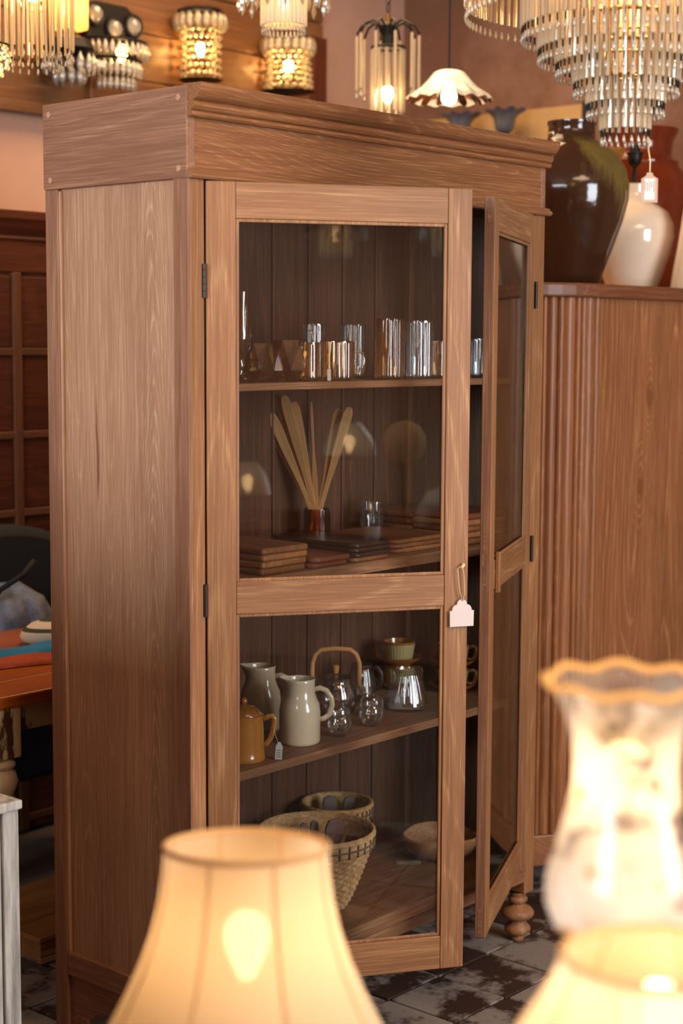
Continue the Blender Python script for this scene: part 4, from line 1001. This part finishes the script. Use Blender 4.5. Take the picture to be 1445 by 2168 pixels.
# right wall plank with tulip lamps
wp = thing('wall_plank', 'pale horizontal plank fixed on the brown right wall', 'plank', (3.212, 1.19, 2.345))
box('board', plain('pale_board', (192, 152, 98), .6, var=.12, scale=8), wp, 0, .028, 0, .88, 0, .13, .003)
box('end_batten', M_iron, wp, -.003, .028, -.022, -.001, -.01, .14, .002)
box('lower_board', plain('pale_board', (192, 152, 98), .6, var=.12, scale=8), wp, .006, .028, 0, .88, -.09, -.004, .003)
def tulip(label, y, z):
    t = thing('tulip_lamp', label, 'wall lamp', (3.06, y, z), 0, 'grey tulip glass wall lamps')
    MB().lathe([(.020, 0), (.034, .008), (.040, .03), (.044, .055), (.058, .075), (.078, .086), (.076, .088), (.056, .078), (.041, .055), (.036, .03), (.020, .006)], 72, lambda r, z_, a, i: (r*(1+(.09*math.cos(9*a) if r > .055 else 0)), z_+(.006*math.cos(9*a+1) if r > .055 else 0))).build('tulip_shade', plain('smoke_glass', (92, 92, 98), .12, 0, .2, spec=.8), t, smooth=60)
    MB().tube([(0, 0, .004), (0, 0, -.03), (.03, 0, -.05), (.09, 0, -.04), (.150, 0, -.02)], .007, 8).build('arm', M_black, t, smooth=180)
    MB().lathe([(.001, -.01), (.018, -.01), (.022, .004), (.001, .006)], 18).build('gallery', M_black, t, smooth=40)
tulip('grey ruffled tulip glass lamp on the right wall, nearer the jar', 1.445, 2.370)
tulip('grey ruffled tulip glass lamp on the right wall, nearer the corner', 1.66, 2.372)

gl2 = thing('glass_bell_lamp', 'ribbed smoky glass bell hanging behind the large chandelier', 'lamp', (1.62, -.005, 2.273))
MB().lathe([(.042, 0), (.044, .004), (.042, .03), (.036, .06), (.026, .10), (.016, .13), (.008, .14)], 60, ribs(15, .0012)).build('bell', M_amber, gl2, smooth=60)
MB().tube([(0, 0, .138), (0, 0, .927)], .002, 5).build('cord', M_black, gl2)

# printed tag hanging from the chandelier
ctg = thing('hanging_label', 'kraft hang tag with printed white sticker below the chandelier', 'tag', (.475, -.744, 1.820), VIEW)
MB().prism([(-.0155, -.002), (.0155, -.002), (.0155, .042), (.007, .047), (.005, .053), (-.005, .053), (-.007, .047), (-.0155, .042)], -.0008, .0008, 'xz').build('card', plain('kraft_card', (168, 138, 116), .8), ctg)
MB().box(-.0098, .0098, -.0013, -.0008, .003, .042).build('sticker', M_white, ctg)
pk = MB()
for i, (x, a_, b_) in enumerate(((-.008, .020, .038), (-.004, .018, .036), (.000, .020, .037), (.004, .024, .036), (.008, .017, .039))): pk.box(x-.0006, x+.0006, -.0016, -.0013, a_, b_)
pk.build('print', plain('grey_ink', (110, 108, 110), .8), ctg)
MB().tube([(0, 0, .050), (.001, .004, .075), (.0, .02, .098), (.004, .03, .118)], .0012, 5).build('string', M_string, ctg, smooth=180)

# ------------------------------------------------------------------ lamps in the foreground on their stand
ls = thing('lamp_stand', 'low wooden display stand carrying the foreground lamps', 'table', (-1.0, -1.45, 0))
for k in range(4): box('stand_plank', W_red('y'), ls, -.36+k*.18, -.182+k*.18, -.55, .50, .575, .60, .003)
for x in (-.33, .31):
    for y in (-.52, .45): box('leg', W_red('z'), ls, x-.025, x+.025, y-.0, y+.05, 0, .5748, .003)
for y in (-.52, .46): box('apron', W_red('x'), ls, -.30, .28, y+.01, y+.03, .48, .5745)
for x in (-.34, .30): box('apron', W_red('y'), ls, x+.01, x+.03, -.465, .445, .48, .5745)
M_lsh = shade_cloth('lamp_linen', (252, 230, 194), .55, open_=.04)
def bell_lamp(label, x, y, ztop, prof, tilt, bulb_z, power):
    t = thing('table_lamp', label, 'lamp', (x, y, .60), VIEW)
    zt = ztop-.60
    def md(r, z, a, i): return r*(1+.012*abs(math.cos(4*a))), z
    z0 = zt+prof[-1][1]
    sh = MB().lathe([(r, z) for r, z in prof], 64, md).build('shade', M_lsh, t, smooth=70, loc=(0, 0, zt), rot=(tilt, 0, 0))
    r0 = prof[0][0]
    MB().tube([(r0*1.012*math.cos(2*PI*k/48), r0*1.012*math.sin(2*PI*k/48), -.003) for k in range(48)], .0035, 6, True).build('top_trim', shade_cloth('lamp_trim', (226, 190, 140), .3), sh, smooth=180)
    for k in range(8):
        a = 2*PI*(k+.5)/8
        MB().tube([((r*1.004)*math.cos(a), (r*1.004)*math.sin(a), z) for r, z in prof], .0016, 5).build('seam', shade_cloth('lamp_trim', (226, 190, 140), .3), sh)
    MB().lathe([(.001, 0), (.07, 0), (.072, .008), (.03, .016), (.012, .026), (.010, z0*.4), (.018, z0*.6), (.010, z0*.8), (.008, zt+bulb_z-.02), (.013, zt+bulb_z-.015), (.013, zt+bulb_z-.003), (.001, zt+bulb_z-.003)], 24).build('stem', M_brass, t, smooth=50)
    bulb(t, (0, 0, zt+bulb_z), 1.0, emit('lamp_bulb', (255, 208, 154), power))
    return t
bell_lamp('lit cream bell-shaped table lamp in the lower left foreground', -.995, -1.136, 1.012,
          [(.088, 0), (.090, -.03), (.094, -.06), (.102, -.095), (.114, -.13), (.130, -.165), (.148, -.20), (.164, -.235)], -.10, -.150, 17)
bell_lamp('lit cream table lamp cut by the lower right picture corner', -1.115, -1.716, 1.072,
          [(.076, 0), (.082, -.02), (.096, -.045), (.113, -.07), (.128, -.10), (.138, -.13), (.145, -.16)], -.05, -.10, 10)
hl = thing('hurricane_lamp', 'glowing ruffled glass hurricane lamp in the right foreground', 'lamp', (-.953, -1.583, .60), VIEW)
def hr(r, z, a, i):
    f = max(0, min(1, (z-.59)/.06)); return r*(1+.03*f*math.cos(8*a)), z+.0028*f*math.cos(8*a+.6)
def mottled(name):
    m, t, o = nm(name)
    v = coords(t, (1, 1, 1), False); n = noise(t, v, 14, 3, .6)
    tc = N(t, 'ShaderNodeTexCoord'); sx = N(t, 'ShaderNodeSeparateXYZ'); t.links.new(tc.outputs['Object'], sx.inputs[0])
    c = ramp(t, n, [(.36, lin((104, 90, 86))), (.45, lin((236, 222, 204))), (.60, lin((252, 242, 226))), (.70, lin((220, 160, 76)))])
    d = N(t, 'ShaderNodeBsdfDiffuse'); tl = N(t, 'ShaderNodeBsdfTranslucent'); g_ = N(t, 'ShaderNodeBsdfGlossy'); g_.inputs['Roughness'].default_value = .15
    t.links.new(c, d.inputs[0]); t.links.new(c, tl.inputs[0])
    mx = N(t, 'ShaderNodeMixShader'); t.links.new(ramp(t, sx.outputs['Z'], [(.43, .12), (.50, .55)]), mx.inputs[0]); t.links.new(d.outputs[0], mx.inputs[1]); t.links.new(tl.outputs[0], mx.inputs[2])  # lower translucency puts the unlit zone below the bulb into the glass
    tr = N(t, 'ShaderNodeBsdfTransparent'); tr.inputs[0].default_value = lin((248, 238, 222))
    m3 = N(t, 'ShaderNodeMixShader'); t.links.new(ramp(t, sx.outputs['Z'], [(.585, .0), (.63, .72)]), m3.inputs[0]); t.links.new(mx.outputs[0], m3.inputs[1]); t.links.new(tr.outputs[0], m3.inputs[2])
    m2 = N(t, 'ShaderNodeMixShader'); m2.inputs[0].default_value = .05; t.links.new(m3.outputs[0], m2.inputs[1]); t.links.new(g_.outputs[0], m2.inputs[2])
    t.links.new(m2.outputs[0], o.inputs[0]); return m
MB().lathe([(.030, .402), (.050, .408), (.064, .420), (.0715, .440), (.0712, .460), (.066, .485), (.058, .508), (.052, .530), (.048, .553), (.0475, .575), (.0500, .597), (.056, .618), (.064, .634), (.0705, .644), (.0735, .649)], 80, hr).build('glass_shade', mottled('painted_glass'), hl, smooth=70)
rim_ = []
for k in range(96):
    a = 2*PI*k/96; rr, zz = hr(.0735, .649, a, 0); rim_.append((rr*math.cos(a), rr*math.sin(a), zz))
MB().tube(rim_, .0036, 8, True).build('lit_rim', shade_cloth('amber_rim', (250, 206, 132), .5), hl, smooth=180)  # amber tube added for the golden-lit edge of the glass
MB().lathe([(.001, 0), (.06, 0), (.062, .01), (.022, .03), (.016, .10), (.03, .18), (.042, .26), (.034, .33), (.014, .36), (.016, .385), (.034, .396), (.034, .406), (.001, .408)], 28).build('stand', plain('cream_metal', (206, 186, 150), .4), hl, smooth=50)
bulb(hl, (0, 0, .525), .9, emit('hurricane_bulb', (255, 216, 160), 9))

# ------------------------------------------------------------------ shop furniture behind the camera, with shading blocks added out of view
sb = thing('shade_sideboard', 'closed dark furniture left of the display cabinet, outside the picture', 'shade_sideboard', (-1.25, .05, 0))  # unseen piece added to block window light from the lower side panel
box('body', W_red('z'), sb, -.26, .26, -.48, .60, .06, 1.28, .003)
box('top_board', W_red('y'), sb, -.29, .29, -.51, .63, 1.28, 1.315, .004)
for y in (-.47, .07): box('door', W_red('z'), sb, .262, .276, y, y+.52, .08, 1.26, .003)
for x in (-.24, .19):
    for y in (-.46, .53): box('leg', W_red('z'), sb, x, x+.05, y, y+.05, 0, .06, 0)
dt = thing('display_table', 'long dark table behind the camera, mirrored in the door glass', 'table', (-.65, -3.25, 0))
for k in range(4): box('table_plank', W_red('x'), dt, -.85, .75, -.35+k*.175, -.178+k*.175, .80, .83, .003)
for x in (-.80, .65):
    for y in (-.32, .27): box('leg', W_red('z'), dt, x, x+.05, y, y+.05, 0, .7995, 0)
gb = thing('globe_lamp', 'white globe lamp on a slim stand, mirrored in the door glass', 'lamp', (-.41, -3.24, .83))
MB().ball((0, 0, .33), .085, 28, 16).build('globe', shade_cloth('opal_globe', (236, 206, 160), .5), gb, smooth=180)
MB().lathe([(.001, 0), (.06, 0), (.062, .01), (.012, .02), (.010, .22), (.03, .245), (.001, .25)], 24).build('stand', M_brass, gb, smooth=40)
sw = thing('curved_vase', 'white curved ceramic vase, mirrored in the door glass', 'vase', (-.24, -3.16, .83), .6)
MB().tube([(-.05, 0, .0), (-.06, 0, .05), (-.02, 0, .10), (.05, 0, .12), (.10, 0, .17), (.09, 0, .24), (.04, 0, .26)], [.045, .06, .06, .055, .05, .04, .02], 18).build('body', M_wglaze, sw, smooth=180)
for nm_, (x, y), zz, kk in (('glass-shaded lamp right of centre', (-.625, -3.19), .26, 1.0), ('glass-shaded lamp at the far end', (-1.01, -3.06), .10, .9)):
    q = thing('shop_lamp', f'lit {nm_} of the mirrored display table', 'lamp', (x, y, .83))
    MB().lathe([(.001, 0), (.06, 0), (.062, .01), (.012, .02), (.010, zz), (.03, zz+.02), (.001, zz+.02)], 24).build('stand', M_brass, q, smooth=40)
    MB().lathe([(.11*kk, zz+.02), (.105*kk, zz+.05), (.085*kk, zz+.10), (.05*kk, zz+.145), (.03*kk, zz+.15)], 40, ribs(20, .002)).build('shade', glass('ribbed_opal'), q, smooth=60)
    bulb(q, (0, 0, zz+.03), .9, M_bulb)
for i, (x, y, z) in enumerate(((-.72, -3.30, 1.89), (-.28, -3.40, 1.90))):
    c = copy_tree(tc_); c.location = (x, y, z); c.rotation_euler = (0, 0, .5*i)
    c['label'] = ['first', 'second'][i]+' drum chandelier hanging behind the camera, mirrored in the door glass'

dr_ = thing('tall_shade_dresser', 'tall dark furniture near the shop window, outside the picture', 'shade_dresser', (-2.0, -.95, 0))  # unseen piece added to cut window light on the lower side and door
box('body', W_red('z'), dr_, -.28, .26, -.42, .45, .06, 1.40, .003)
box('top_board', W_red('y'), dr_, -.30, .29, -.45, .48, 1.40, 1.435, .004)
for z0 in (.10, .42, .74, 1.06): box('drawer', W_red('y'), dr_, .262, .276, -.39, .42, z0, z0+.29, .003)
for x in (-.26, .19):
    for y in (-.40, .38): box('leg', W_red('z'), dr_, x, x+.05, y, y+.05, 0, .06, 0)
